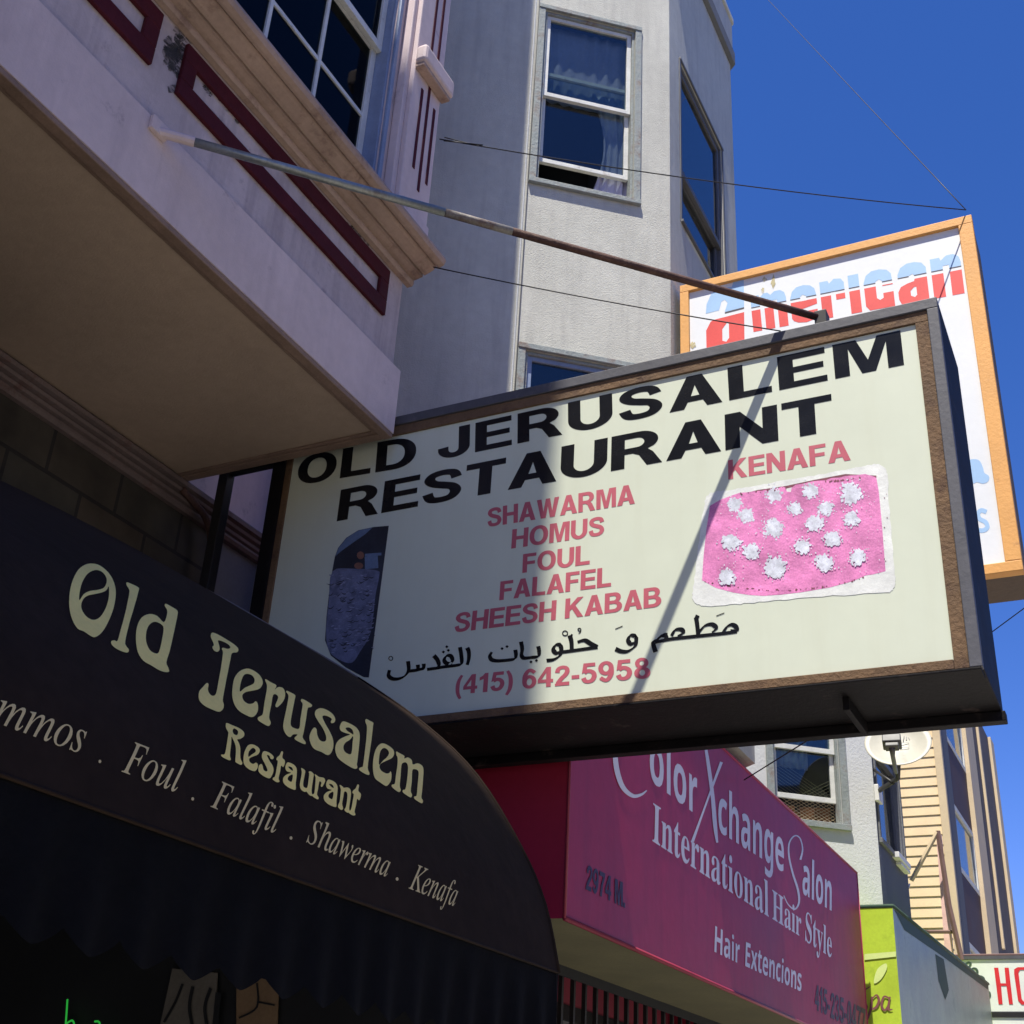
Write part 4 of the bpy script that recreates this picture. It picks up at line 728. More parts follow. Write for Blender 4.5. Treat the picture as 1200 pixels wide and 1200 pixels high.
c = MB(); c.tube([(prof[0][0]-.002, y, prof[0][1]+.001) for y in (ya0, 0, 1.2, ya1)], .003, 6); c.build('hem', M['black_fabric'], aw, smooth=True)
c = MB(); c.box(-2.6, -2.58, ya0, ya1-.01, GZ+.02, 1.45); c.box(-2.579, -1.75, ya0, ya1-.01, .86, .87); c.build('shade_lining', M['black_int'], aw)  # added black sheets, shade of the unlit shopfront put into their colour
arc = [0.0]
for (a, b), (c_, d) in zip(prof, prof[1:]): arc.append(arc[-1]+math.hypot(c_-a, d-b))
def aw_param(p):
    y = 1.5
    for _ in range(7): y, s = aw_hit(p, prof_at(y))
    return y, s
def aw_hit(p, prof):
    d = ray(p); best = None
    for i in range(len(prof)-1):
        (x0, z0), (x1, z1) = prof[i], prof[i+1]; ex, ez = x1-x0, z1-z0
        den = d.x*ez-d.z*ex
        if abs(den) < 1e-9: continue
        t = (x0*ez-z0*ex)/den; s = (x0*d.z-z0*d.x)/den
        if -1e-4 <= s <= 1.0001 and t > 0 and (best is None or t < best[0]): best = (t, t*d.y, arc[i]+s*(arc[i+1]-arc[i]))
    if best is None:
        (x0, z0), (x1, z1) = prof[0], prof[1]; ex, ez = x1-x0, z1-z0; den = d.x*ez-d.z*ex; t = (x0*ez-z0*ex)/den; return (t*d.y, (x0*d.z-z0*d.x)/den*arc[1])
    return best[1], best[2]
def aw_point(y, s, l):
    prof = prof_at(y)
    i = max(0, min(len(prof)-2, next((k for k in range(len(arc)-1) if arc[k+1] >= s), len(prof)-2)))
    (x0, z0), (x1, z1) = prof[i], prof[i+1]; t = (s-arc[i])/(arc[i+1]-arc[i]); n = Vector((z1-z0, 0, -(x1-x0))).normalized()
    return Vector((x0+(x1-x0)*t, y, z0+(z1-z0)*t))+n*l
def aw_decal(groups, pxmap, m, name='lettering'):
    bm = bmesh.new()
    for gi, g in enumerate(groups):
        pts, tris = fill([[aw_param(pxmap(p)) for p in c] for c in g])
        vs_ = [bm.verts.new((p[0], p[1], gi*.00003)) for p in pts]
        for t in tris:
            try: bm.faces.new([vs_[i] for i in t])
            except ValueError: pass
    for s in arc[1:-1]:
        bmesh.ops.bisect_plane(bm, geom=bm.verts[:]+bm.edges[:]+bm.faces[:], dist=1e-6, plane_co=(0, s, 0), plane_no=(0, 1, 0))
    mb = MB(); bm.verts.index_update()
    mb.add([aw_point(v.co.x, v.co.y, .0011+v.co.z) for v in bm.verts], [tuple(v.index for v in f.verts) for f in bm.faces])
    bm.free(); return mb.build(name, m, aw, fix=False)
sA = lambda p: (70+p[0]/5.4545, 640+p[1]/5.4545)
sB = lambda p: (220+p[0]/7.5, 730+p[1]/7.5)
sC = lambda p: (360+p[0]/8, 800+p[1]/8)
sD = lambda p: (250+p[0]/6.316, 830+p[1]/6.316)
def P_(s): v = [float(q) for q in s.replace(',', ' ').split()]; return list(zip(v[::2], v[1::2]))
def sm(s): return catmull(P_(s), True, 3)
art = [
 (sA, ['205,115 255,128 310,175 345,240 355,310 340,400 305,490 265,555 222,585 190,575 150,548 110,530 75,470 57,390 60,300 80,220 115,155 160,122', '222,157 262,165 290,195 297,230 280,268 240,283 190,290 150,310 122,350 123,300 140,235 175,180', '310,262 310,330 290,400 255,455 215,475 175,460 145,425 133,385 145,345 175,320 220,310 265,300 295,285']),
 (sA, ['425,235 455,245 500,268 500,292 470,400 440,500 415,610 420,640 438,665 430,683 400,678 360,660 330,635 325,612 345,605 365,608 385,540 415,430 440,310 440,280 425,255']),
 (sA, ['675,372 710,390 748,415 748,450 725,560 700,670 678,745 690,780 695,805 670,808 630,795 580,765 530,735 495,680 483,600 490,520 520,460 570,437 620,450 662,490 682,440 682,410 668,385', '605,487 645,503 660,530 650,600 630,680 605,688 570,665 548,610 550,550 570,505']),
 (sB, ['210,90 260,105 330,145 400,190 440,230 430,262 385,270 370,330 345,450 320,580 303,680 312,720 305,760 270,785 210,765 140,730 95,680 95,610 130,565 162,532 178,545 172,590 190,630 220,645 245,620 265,520 290,380 305,265 295,235 305,222 345,232 370,222 355,195 310,170 262,158 272,200 275,240 255,258 225,245 212,215 225,200 215,165 198,125']),
 (sB, ['515,405 570,420 625,460 653,510 650,550 620,585 560,600 510,610 480,630 475,655 490,690 530,715 570,710 592,692 610,715 612,770 590,815 555,832 510,815 450,780 410,730 388,660 388,580 405,490 450,430', '520,452 560,465 583,500 575,535 540,555 495,575 455,608 455,560 470,500 490,462']),
 (sB, ['680,498 725,525 775,553 760,590 790,568 830,575 850,610 848,660 825,705 782,745 765,730 780,690 790,655 770,632 745,640 730,720 710,830 725,880 705,910 660,890 615,860 612,835 635,822 655,800 670,700 690,590 690,545 678,515']),
 (sB, ['868,600 900,615 940,640 935,680 915,780 900,870 905,910 935,930 975,930 985,850 1000,760 1005,715 990,690 998,672 1040,690 1088,725 1075,745 1050,755 1035,850 1015,960 1005,1010 1030,1050 1025,1070 985,1055 940,1030 935,1012 960,985 920,985 895,1008 860,985 835,930 838,870 860,770 880,660 875,630 860,610']),
 (sC, ['120,243 180,260 235,300 258,345 250,375 225,385 215,370 225,345 190,320 150,312 138,330 165,390 205,460 235,530 240,600 220,660 185,683 130,655 60,625 25,570 15,510 35,455 60,425 82,440 88,490 110,540 145,557 170,545 170,500 140,430 100,370 68,310 75,265']),
 (sC, ['340,367 400,390 455,425 485,475 485,550 475,650 465,740 460,770 465,800 445,812 400,795 330,750 280,705 258,640 265,580 300,535 360,505 395,490 350,475 310,455 300,420 315,380', '355,430 390,425 420,450 428,490 400,475 370,455', '425,505 420,570 408,668 370,668 340,640 335,600 355,565 395,540']),
 (sC, ['550,345 580,360 615,380 612,410 600,520 580,660 562,800 578,850 570,870 530,855 485,825 483,805 505,795 518,780 535,650 550,520 555,420 545,385 540,360']),
 (sC, ['700,573 750,590 800,630 810,670 790,710 740,735 690,760 672,790 690,830 735,855 765,850 775,835 785,860 780,920 755,960 730,972 680,940 630,900 612,830 612,740 630,650 660,595', '710,617 745,630 762,665 740,705 705,735 670,775 668,720 680,650']),
 (sC, ['830,650 860,665 905,690 905,715 940,705 975,730 985,770 1030,760 1070,780 1085,820 1080,920 1072,1020 1065,1080 1080,1110 1070,1135 1030,1115 998,1090 1000,1070 1020,1060 1030,960 1040,860 1030,825 1000,815 980,830 975,930 965,1020 978,1055 965,1080 920,1055 890,1030 893,1010 915,1000 930,920 940,800 925,755 895,755 878,780 870,880 862,970 872,1010 855,1030 820,1010 788,980 790,960 815,950 825,880 840,780 842,710 830,680'])]
tL = '500,322 512,330 506,368 526,394 514,438 497,428 490,470 478,520 485,545 465,550 435,530 440,515 452,505 465,440 472,395 462,384 466,368 486,350'
aL = ['550,403 590,420 612,450 612,500 605,560 605,600 590,605 545,585 515,555 512,520 535,495 570,480 540,470 528,445 535,415', '583,495 575,545 555,540 545,525 555,505', '550,435 575,440 585,465 565,455']
art2 = [
 (sD, ['95,112 140,130 190,152 222,180 222,210 195,230 172,235 185,260 195,300 195,370 210,405 200,422 165,405 158,390 162,330 160,280 140,230 130,215 128,260 118,350 125,380 110,387 60,362 55,345 80,340 95,270 105,200 106,180 90,150 88,125', '150,152 178,172 172,200 150,196 138,172']),
 (sD, ['285,270 325,290 340,315 325,345 290,360 262,375 265,400 290,415 310,405 325,420 320,450 300,468 260,455 228,425 218,390 225,330 250,280', '285,297 305,305 308,325 280,345 255,362 258,325']),
 (sD, ['375,320 415,335 442,362 435,380 418,375 410,355 392,350 410,390 435,430 440,470 420,515 400,520 360,500 330,470 332,430 350,415 360,430 368,460 390,470 395,455 375,410 355,370 358,335']),
 (sD, [tL]), (sD, aL),
 (sD, ['645,445 675,465 670,500 660,560 665,585 690,590 700,530 705,485 700,475 715,470 738,490 735,520 722,610 728,650 705,645 685,620 670,622 645,605 635,570 645,510 650,475']),
 (sD, ['745,490 775,510 785,512 815,520 822,545 800,585 790,575 795,555 780,545 770,600 762,640 775,665 765,677 730,655 728,640 742,630 750,560 752,515']),
 (lambda p: sD((p[0]+301, p[1]+128)), aL),
 (sD, ['930,570 955,585 960,592 990,590 1012,610 1012,660 1000,740 1005,770 985,775 965,755 975,735 985,680 985,630 965,620 957,660 948,710 955,745 940,755 918,735 920,715 930,690 938,620 938,600']),
 (lambda p: sD((p[0]+562, p[1]+246)), [tL])]
aw_decal([[[f(q) for q in sm(s)] for s in cs] for f, cs in art[:3]], ident, M['gold'])
aw_decal([[[f(q) for q in sm(s)] for s in cs] for f, cs in art[3:]], ident, M['gold'])
aw_decal([[[f(q) for q in sm(s)] for s in cs] for f, cs in art2], ident, M['gold'])
def menu(text, quad):
    (ax_, ay_), (bx_, by_), (cx_, cy_), (dx_, dy_) = quad; quad = [(ax_, ay_), (bx_, by_), (ax_+.27*(ay_-cy_), cy_+1), (bx_+.25*(by_-dy_), dy_+1)]
    gs, w = layout(text, ITAL); hm = homog([(0, 0), (w, 0), (0, 1), (w, 1)], quad)
    # open the hairlines a little: the painted letters are sturdier than the printed face
    aw_decal(gs, hm, M['gold_thin'])
menu('Hummos', [(-66, 825), (96, 884.5), (-64, 784), (97, 846)])
menu('Foul', [(143, 905), (208, 930), (146, 868), (210, 893)])
menu('Falafil', [(247, 946), (323, 978), (249.5, 914), (325, 947)])
menu('Shawerma', [(358, 987), (454, 1029), (361, 959), (456, 1002)])
menu('Kenafa', [(479, 1041.5), (533, 1063), (482, 1012), (535, 1036)])
for q in ((116.2, 892.7), (225, 936.5), (340.2, 982.3), (464.7, 1030.3)):
    aw_decal([[ell(q[0], q[1], 1.7, 2.0, n=10)]], ident, M['gold_thin'])
# papers and neon seen dimly in the shopfront
def flat_on(y, pts, t): 
    mb = MB(); P = [ony(p, y) for p in pts]; n = len(P); mb.add(P+[p+Vector((0, t, 0)) for p in P], [tuple(range(n)), tuple(range(2*n-1, n-1, -1))]+[(i, (i+1) % n, n+(i+1) % n, n+i) for i in range(n)]); return mb
yp = ya1-.02
for pts, m, lab in ((((202, 1135), (254, 1140), (250, 1240), (180, 1236)), 'paper_grey', 'dim grey poster with dark drawn figures in the shopfront under the black awning'),
                    (((277, 1135), (300, 1133), (312, 1130), (326, 1145), (323, 1240), (277, 1240)), 'paper', 'dim tan poster with a creased surface in the shopfront under the black awning')):
    o = flat_on(yp, pts, .004).build('poster', M[m]); tag(o, lab, 'poster')
    if m == 'paper_grey':
        gs = [stroke([(214, 1153), (205, 1175), (192, 1198)], 3), stroke([(226, 1156), (222, 1180), (226, 1205)], 4), stroke([(247, 1158), (240, 1180), (243, 1204)], 4), stroke([(256, 1163), (252, 1204)], 7)]
    else:
        gs = [stroke([(301, 1152), (301, 1180), (280, 1193)], 2.2), stroke([(301, 1174), (322, 1178)], 2.2)]
    decal('drawing', gs, ident, lambda p, l: ony(p, yp-.003-l), M['black_int'], o)
o = thing('neon_sign', 'green neon lettering glowing low in the dark shopfront', 'neon sign', tuple(ony((95, 1190), yp)))
for i, s in enumerate(([(79, 1171), (77, 1200), (74, 1226)], [(77, 1200), (85, 1196), (87, 1206), (84, 1226)], [(111, 1197), (117, 1200), (114, 1226)])):
    mb = MB(); mb.tube([ony(p, yp-.01) for p in catmull(s)], .0022, 6); mb.build('tube', M['neon'], o, smooth=True)
# ================================================================ grey stucco building with the canted bay
ca, sa = math.cos(math.radians(40)), math.sin(math.radians(40))
UC, NC = V3(ca, sa, 0), V3(sa, -ca, 0)
gb = thing('stucco_building', 'grey stucco building with a canted bay whose upper sash stands open behind the signs', 'building', (-2.5, 5.2, GZ))
CX, CY, LEN = -1.58, 4.45, 1.371
A0 = V3(CX-ca*LEN, CY-sa*LEN, 0)
def uz(p, P0=A0): q = onp(p, P0, NC); return (q-V3(P0.x, P0.y, 0)).dot(UC), q.z
uL, uR = uz((633.5, 110))[0], uz((743, 136))[0]
zt, zb = uz((690, 24))[1], uz((688, 224))[1]
zt2 = (uz((660, 418))[1])
hA = (uL, uR, zb, zt); hA2 = (uL, uR, 2.25, zt2)
yb = 5.58; top = 6.18
fw = [onx(p, CX) for p in ((797, 68), (850, 190), (797, 264), (845, 338))]
hF = (fw[0].y, (fw[1].y+fw[3].y)/2, (fw[2].z+fw[3].z)/2, (fw[0].z+fw[1].z)/2)
hF2 = (hF[0], hF[1], 2.25, hF[2]-(zb-zt2))
b = MB()
b.box(-9, XW, 3.476, 7.6, GZ, top)
pierced(b, A0, UC, NC, 0, LEN, 1.70, top, [hA, hA2], .06)
pierced(b, (CX, 0), YV, XV, CY, yb, 1.70, top, [hF, hF2], .06)
xr, yr = CX-.75, yb+.63
b.poly((A0.x, A0.y, 1.70), (XW, A0.y, 1.70), (XW, A0.y, top), (A0.x, A0.y, top)); b.poly((CX, yb, 1.70), (xr, yr, 1.70), (xr, yr, top), (CX, yb, top)); b.poly((xr, yr, 1.70), (XW, yr, 1.70), (XW, yr, top), (xr, yr, top))
b.poly((A0.x, A0.y, 1.70), (CX, CY, 1.70), (CX, yb, 1.70), (xr, yr, 1.70), (XW, yr, 1.70), (XW, A0.y, 1.70))
b.build('wall', M['stucco'], gb)
def cap_plan(e): return [(XW, A0.y-e), (A0.x-e*.3, A0.y-e), (CX+e*.35, CY-e*.95), (CX+e, CY-e*.3), (CX+e, yb+e*.4), (xr+e*.6, yr+e), (XW, yr+e)]
b = MB(); b.column(cap_plan(.03), top+.001, top+.10); b.build('cornice_band', M['stucco_dark'], gb, bevel=.004)
b = MB(); b.column(cap_plan(.018), top+.1005, top+.36); b.column(cap_plan(.03), top+.3605, top+.40); b.build('parapet', M['stucco'], gb, bevel=.004)
for a_, u_, n_, h_ in ((A0, UC, NC, hA), (A0, UC, NC, hA2), ((CX, 0), YV, XV, hF), ((CX, 0), YV, XV, hF2)): b = MB(); room(b, a_, u_, n_, h_, .06, .5); b.build('dark_room', M['interior'], gb)
hung_window(gb, A0, UC, NC, hA, cw=.034, meet=.51, lift=.14*(zt-zb), rail=.022, set_in=.03, label='open window with white sashes and peeling wooden casing')
hung_window(gb, A0, UC, NC, hA2, cw=.034, meet=.5, rail=.022, set_in=.03, sash='sash_blue')
hung_window(gb, (CX, 0), YV, XV, hF, cw=.02, proud=.006, meet=.34, rail=.03, set_in=.025, casing='sash_dark', sash='sash_dark', glass='glass', bars=0)
hung_window(gb, (CX, 0), YV, XV, hF2, cw=.02, proud=.006, meet=.4, rail=.03, set_in=.025, casing='sash_dark', sash='sash_dark')
# stucco control joint and cable up the lit face
j = uz((616, 200))[0]; b = MB(); b.obox(V3(A0.x, A0.y, 0), UC, ZV, NC, j-.006, j, 1.71, top-.001, .0004, .004); b.build('bead', M['stucco_pale'], gb)
j2 = j+.012; b = MB(); b.tube([V3(A0.x, A0.y, 0)+UC*j2+NC*.006+ZV*z for z in (1.75, 3, 4.5, top)], .0022, 5); b.build('cable', M['sash_dark'], gb, smooth=True)
curtain(A0, UC, NC, uL+.03, uR-.012, zb+(zt-zb)*.52, zt-.02, -.078, 7, .008, M['curtain'], 'thin lilac curtain filling the top half of the open upper window', taper=0)
curtain(A0, UC, NC, uR-.20, uR-.006, zb+.01, zb+(zt-zb)*.62, -.076, 4, .012, M['curtain'], 'gathered lilac curtain hanging at the right side of the open upper window', taper=.35)
o = thing('bowl', 'pale upturned bowl on the sill of the open upper window', 'bowl', tuple(V3(A0.x, A0.y, 0)+UC*(uz((688, 220))[0])-NC*.055+ZV*zb))
mb = MB(); c0 = V3(A0.x, A0.y, 0)+UC*(uz((688, 220))[0])-NC*.060+ZV*(zb+.002); rr = .052; pr = [(1.02, 0), (1.02, .10), (.96, .14), (.86, .45), (.62, .72), (.40, .80), (.38, .88), (0.001, .88)]
n = 16; mb.add([c0+UC*(r*rr*math.cos(2*math.pi*k/n))+NC*(r*rr*.8*math.sin(2*math.pi*k/n))+ZV*(h*rr) for r, h in pr for k in range(n)], [(i*n+k, i*n+(k+1) % n, (i+1)*n+(k+1) % n, (i+1)*n+k) for i in range(len(pr)-1) for k in range(n)])
mb.build('bowl_shell', M['dish'], o, smooth=True)

# salon shop wall and grille under the magenta awning
b = MB(); b.box(XW+.001, -2.70, 3.50, 7.55, .70, 1.55); b.build('red_fascia', M['red_wall'], gb)
b = MB(); b.box(XW+.001, -2.69, 3.50, 7.55, .63, .6995); b.build('dark_transom', M['black_int'], gb)
b = MB(); b.box(XW+.001, -2.71, 3.50, 7.55, GZ, .6295); b.build('shop_wall', M['grey_wall'], gb)
gr = thing('security_grille', 'black iron bar grille under the magenta awning', 'grille', (-2.0, 5, GZ))
b = MB()
y = 3.56
while y < 7.4: b.box(-2.012, -1.996, y-.008, y+.008, GZ, .66); y += .108
b.build('bars', M['black_steel'], gr)
b = MB(); b.box(-2.0155, -1.992, 3.52, 7.42, .6605, .70); b.box(-2.0155, -2.0125, 3.52, 7.42, .2, .23); b.build('rail', M['black_steel'], gr)

# ================================================================ magenta salon awning
XR, YR0, YR1, ZR0, ZR1 = -1.545, 3.42, 7.50, .632, 1.593
ma = thing('magenta_awning', 'magenta box awning reading Color Xchange Salon International Hair Style', 'awning', (-2.0, 5.4, ZR0))
b = MB(); ny, nz = 40, 8; pts = []
for jz in range(nz+1):
    for iy in range(ny+1):
        t, s = iy/ny, jz/nz; sag = -.0015*math.sin(math.pi*s)*(.5+.5*math.sin(t*math.pi*6))
        pts.append((XR+sag, YR0+(YR1-YR0)*t, ZR0+(ZR1-ZR0)*s))
b.add(pts, [(jz*(ny+1)+iy, jz*(ny+1)+iy+1, (jz+1)*(ny+1)+iy+1, (jz+1)*(ny+1)+iy) for jz in range(nz) for iy in range(ny)]); b.build('front_panel', M['magenta'], ma, smooth=True)
b = MB(); b.poly((XR-.001, YR0, ZR0), (XR-.001, YR0, ZR1), (XW+.01, YR0, ZR1+.05), (XW+.01, YR0, ZR0)); b.build('end_panel', M['red_end'], ma)
b = MB(); b.poly((XR-.001, YR1, ZR0), (XR-.001, YR1, ZR1), (XW+.01, YR1, ZR1+.05), (XW+.01, YR1, ZR0)); b.build('far_end_panel', M['red_end'], ma)
b = MB(); b.poly((XR-.001, YR0, ZR1), (XR-.001, YR1, ZR1), (XW+.01, YR1, ZR1+.05), (XW+.01, YR0, ZR1+.05)); b.build('top_panel', M['magenta'], ma)
b = MB(); b.box(-1.955, XR-.006, YR0+.004, YR1-.004, ZR0+.004, ZR0+.010); b.build('underside', M['olive'], ma)
b = MB(); b.tube([(XR, YR0, ZR0), (XR, YR1, ZR0)], .008, 6); b.tube([(XR, YR0, ZR0), (XR, YR0, ZR1)], .005, 6); b.build('edge_trim', M['magenta_trim'], ma, smooth=True)
b = MB(); b.tube([(XR, YR0, ZR1), (XR, YR1, ZR1)], .006, 6); b.tube([(XR, YR1, ZR0), (XR, YR1, ZR1)], .004, 6); b.build('top_piping', M['magenta'], ma, smooth=True)
b = MB(); b.box(-1.965, -1.956, YR0+.02, YR1-.02, ZR0-.03, ZR0+.012); b.build('back_hem', M['black_int'], ma)
ms = lambda p, l: onx(p, XR+.0009+l)
T = lambda u, v: (700+u/4, 850+v/4)
word('olor', [T(240, 253), T(470, 424), T(240, 5), T(470, 200)], ms, M['salon_white'], ma, SANS)
word('change', [T(563, 494), T(878, 692), T(563, 276), T(878, 492)], ms, M['salon_white'], ma, SANS)
word('alon', [T(958, 786), T(1103, 873), T(960, 604), T(1104, 700)], ms, M['salon_white'], ma, SANS)
word('International', [T(256, 541), T(806, 900), T(260, 362), T(804, 734)], ms, M['salon_white'], ma, SERIF)
word('Hair', [T(819, 906), T(955, 992), T(818, 768), T(956, 868)], ms, M['salon_white'], ma, SERIF)
word('Style', [T(970, 1006), T(1100, 1092), T(972, 868), T(1101, 962)], ms, M['salon_white'], ma, SERIF)
word('Hair', [T(543, 1058), T(668, 1119), T(547, 935), T(669, 1004)], ms, M['salon_white'], ma, SANS)
word('Extencions', [T(688, 1126), T(958, 1249), T(692, 1011), T(960, 1142)], ms, M['salon_white'], ma, SANS)
word('2974 M.', [(686, 1042), (733, 1064.5), (688, 1013), (733, 1035.5)], ms, M['salon_dark'], ma, gap=.05)
word('415-235-0477', [(955, 1183), (1014.5, 1214), (955, 1153), (1014.5, 1183)], ms, M['salon_dark'], ma, gap=.05)
Tm = lambda p: T(*p)
decal('lettering', [stroke([(100, 45), (84, 120), (92, 210), (120, 290), (165, 330), (205, 325), (232, 305)], [16, 22, 24, 22, 18, 12, 5])], Tm, ms, M['salon_white'], ma)
decal('lettering', [stroke([(502, 70), (520, 180), (540, 330), (552, 470), (562, 550)], [12, 16, 18, 18, 10]), stroke([(582, 172), (560, 230), (520, 340), (480, 450), (446, 545)], [14, 12, 9, 10, 14])], Tm, ms, M['salon_white'], ma)
decal('lettering', [stroke([(952, 630), (962, 580), (950, 530), (925, 518), (900, 550), (898, 610), (915, 690), (940, 770), (945, 830), (925, 862), (895, 840), (874, 798)], [10, 7, 6, 6, 7, 8, 9, 10, 9, 7, 5, 4])], Tm, ms, M['salon_white'], ma)

# ================================================================ neighbouring pale stucco house (second canted bay)
pg = thing('pale_stucco_house', 'pale stucco house with a canted bay and a wire mesh window above the magenta awning', 'building', (-2.5, 9, GZ))
C2 = V3(-1.58, 8.40, 0); L2 = .98; B0 = C2-UC*L2; yb2 = 9.40; top2 = 5.6; bot2 = 1.47
ub = lambda p: uz(p, B0)
hB = (ub((907, 920))[0], ub((986, 940))[0], ub((950, 962))[1], 0)
zm = ub((950, 877))[1]; hB = (hB[0], hB[1], hB[2], hB[2]+2*(zm-hB[2]))
q0, q1 = onx((1029, 960), -1.58), onx((1060, 1013), -1.58)
hB2 = (q0.y+.02, min(q1.y, yb2-.06), onx((1047, 1000), -1.58).z, 3.2)
b = MB(); b.box(-9, XW, 7.601, 12.0, GZ, top2)
pierced(b, B0, UC, NC, 0, L2, bot2, top2, [hB], .06); b.build('wall', M['stucco_pale'], pg)
b = MB(); pierced(b, (-1.58, 0), YV, XV, 8.40, yb2, bot2, top2, [hB2], .05)
b.poly((-1.58, yb2, bot2), (-2.5, yb2+.8, bot2), (-2.5, yb2+.8, top2), (-1.58, yb2, top2)); b.poly((B0.x, B0.y, bot2), (XW, B0.y-.2, bot2), (XW, B0.y-.2, top2), (B0.x, B0.y, top2))
b.poly((B0.x, B0.y, bot2), (-1.58, 8.4, bot2), (-1.58, yb2, bot2), (-2.5, yb2+.8, bot2), (XW, yb2+.8, bot2), (XW, B0.y, bot2)); b.build('front_wall', M['slate'], pg)  # street front darker than the pale stucco, its shade put into the colour
b = MB(); b.column([(XW, B0.y-.2), (B0.x, B0.y-.02), (-1.575, 8.38), (-1.56, 8.4), (-1.56, yb2), (-2.5, yb2+.8), (XW, yb2+.8)], top2+.001, top2+.15); b.build('roof_edge', M['stucco_dark'], pg)
for a_, u_, n_, h_ in ((B0, UC, NC, hB), ((-1.58, 0), YV, XV, hB2)): b = MB(); room(b, a_, u_, n_, h_, .06, .5); b.build('dark_room', M['interior'], pg)
wb = hung_window(pg, B0, UC, NC, hB, cw=.05, proud=.016, meet=.5, lift=.30*(zm-hB[2]), rail=.03, set_in=.035)
hung_window(pg, (-1.58, 0), YV, XV, hB2, cw=.04, proud=.012, meet=.55, rail=.035, set_in=.03, casing='stucco_dark', sash='sash_dark', glass='glass')
b = MB(); O = V3(B0.x, B0.y, 0); uw = hB[1]-hB[0]; zh = (zm-hB[2])*.78; st = .040
def clipseg(u0, z0, u1, z1):
    t0, t1 = 0.0, 1.0; du, dz = u1-u0, z1-z0
    for p_, q_ in ((-du, u0-hB[0]-.015), (du, hB[1]-.015-u0), (-dz, z0-hB[2]), (dz, hB[2]+zh-z0)):
        if abs(p_) < 1e-9:
            if q_ < 0: return None
            continue
        r_ = q_/p_
        if p_ < 0: t0 = max(t0, r_)
        else: t1 = min(t1, r_)
    return (u0+du*t0, z0+dz*t0, u0+du*t1, z0+dz*t1) if t0 < t1 else None
k = -12
while k < 30:
    for sgn in (1, -1):
        u0 = hB[0]+k*st; sg_ = clipseg(u0, hB[2]-.2, u0+sgn*2.0, hB[2]-.2+1.1)
        if sg_: b.tube([O+UC*sg_[0]+ZV*sg_[1]-NC*(.072+.002*sgn), O+UC*sg_[2]+ZV*sg_[3]-NC*(.072+.002*sgn)], .0017, 4)
    k += 1
b.build('security_mesh', M['mesh_wire'], wb)
curtain(B0, UC, NC, hB[0]+.03, hB[0]+uw*.62, hB[2]+(zm-hB[2])*.75, hB[3]-.03, -.095, 5, .014, M['curtain_white'], 'ragged white net curtain in the wire mesh window', taper=.2)
o = thing('clutter_pile', 'heap of orange and brown clutter behind the wire mesh window', 'clutter', tuple(O+UC*(hB[0]+uw*.6)+ZV*hB[2]-NC*.25))
rc = random.Random(5)
for k in range(9):
    mb = MB(); u = hB[0]+uw*rc.uniform(.1, .95); z = hB[2]-.02; a = rc.uniform(-.5, .5); UU = UC*math.cos(a)+NC*math.sin(a); NN = NC*math.cos(a)-UC*math.sin(a)
    mb.obox(O+UC*u+ZV*z-NC*(.16+.03*(k % 3)), UU, ZV, NN, -.05, .05, 0, rc.uniform(.05, .17), -.03, .03); mb.build('carton', M['junk'], o, bevel=.006)
# lamp housing on the dark front
q0 = onx((1049, 1018), -1.565); q1 = onx((1068, 1025), -1.565); b = MB(); b.box(-1.5795, -1.53, q0.y, q0.y+.42, q1.z-.01, q1.z+.028); b.box(-1.5795, -1.54, q0.y+.12, q0.y+.44, q1.z-.035, q1.z-.0105)
tag(b.build('lamp_housing', M['white_box'], bevel=.004), 'small white box fitting low on the dark front of the pale stucco house', 'lamp')

# satellite dish
dc = ony((1052, 869), 7.95); dn = V3(.10, -.86, .50).normalized(); du = dn.cross(ZV).normalized()*-1; dv = dn.cross(du); R0 = .205
if dv.z < 0: dv = -dv
sd = thing('satellite_dish', 'cream satellite dish on a dark arm at the corner of the pale stucco house', 'satellite dish', tuple(ub((1028, 940)) and onp((1028, 940), B0, NC)))
mb = MB(); n, kk = 36, 6; pts = [dc-dn*.055]
for r in range(1, kk+1):
    f = r/kk; pts += [dc+du*(R0*f*math.cos(2*math.pi*i/n))+dv*(R0*1.03*f*math.sin(2*math.pi*i/n))-dn*(.055*(1-f*f)) for i in range(n)]
fs = [(0, 1+i, 1+(i+1) % n) for i in range(n)]+[(1+(r-1)*n+i, 1+r*n+i, 1+r*n+(i+1) % n, 1+(r-1)*n+(i+1) % n) for r in range(1, kk) for i in range(n)]
mb.add(pts, fs); o = mb.build('reflector', M['dish'], sd, smooth=True); md = o.modifiers.new('Solid', 'SOLIDIFY'); md.thickness = .006; md.offset = 0
lb = ony((1045, 868), 7.62); mb = MB(); mb.obox(lb, du, dv, dn, -.055, .055, -.03, .03, -.05, .03); mb.obox(lb, du, dv, dn, -.04, .04, -.062, -.0305, -.03, .02); mb.build('receiver', M['dish_grey'], sd, bevel=.008)
mb = MB(); mb.tube([lb-dv*.06, ony((1046, 885), 7.70), ony((1050, 905), 7.92)], [.02, .014, .014], 8); mb.build('feed_arm', M['dish_grey'], sd, smooth=True)
wp = V3(-1.578, 8.41, 0); wp.z = onx((1030, 936), -1.578).z
mb = MB(); mb.tube([dc-dn*.06, ony((1052, 912), 8.15), V3(wp.x+.03, wp.y, wp.z+.02)], .016, 8); mb.tube([ony((1047, 918), 8.2), onx((1024, 902), -1.575)], .011, 6); mb.build('mast', M['black_steel'], sd, smooth=True)
mb = MB(); mb.box(wp.x, wp.x+.03, wp.y-.02, wp.y+.10, wp.z-.05, wp.z+.06); mb.build('wall_bracket', M['white_box'], sd, bevel=.006)
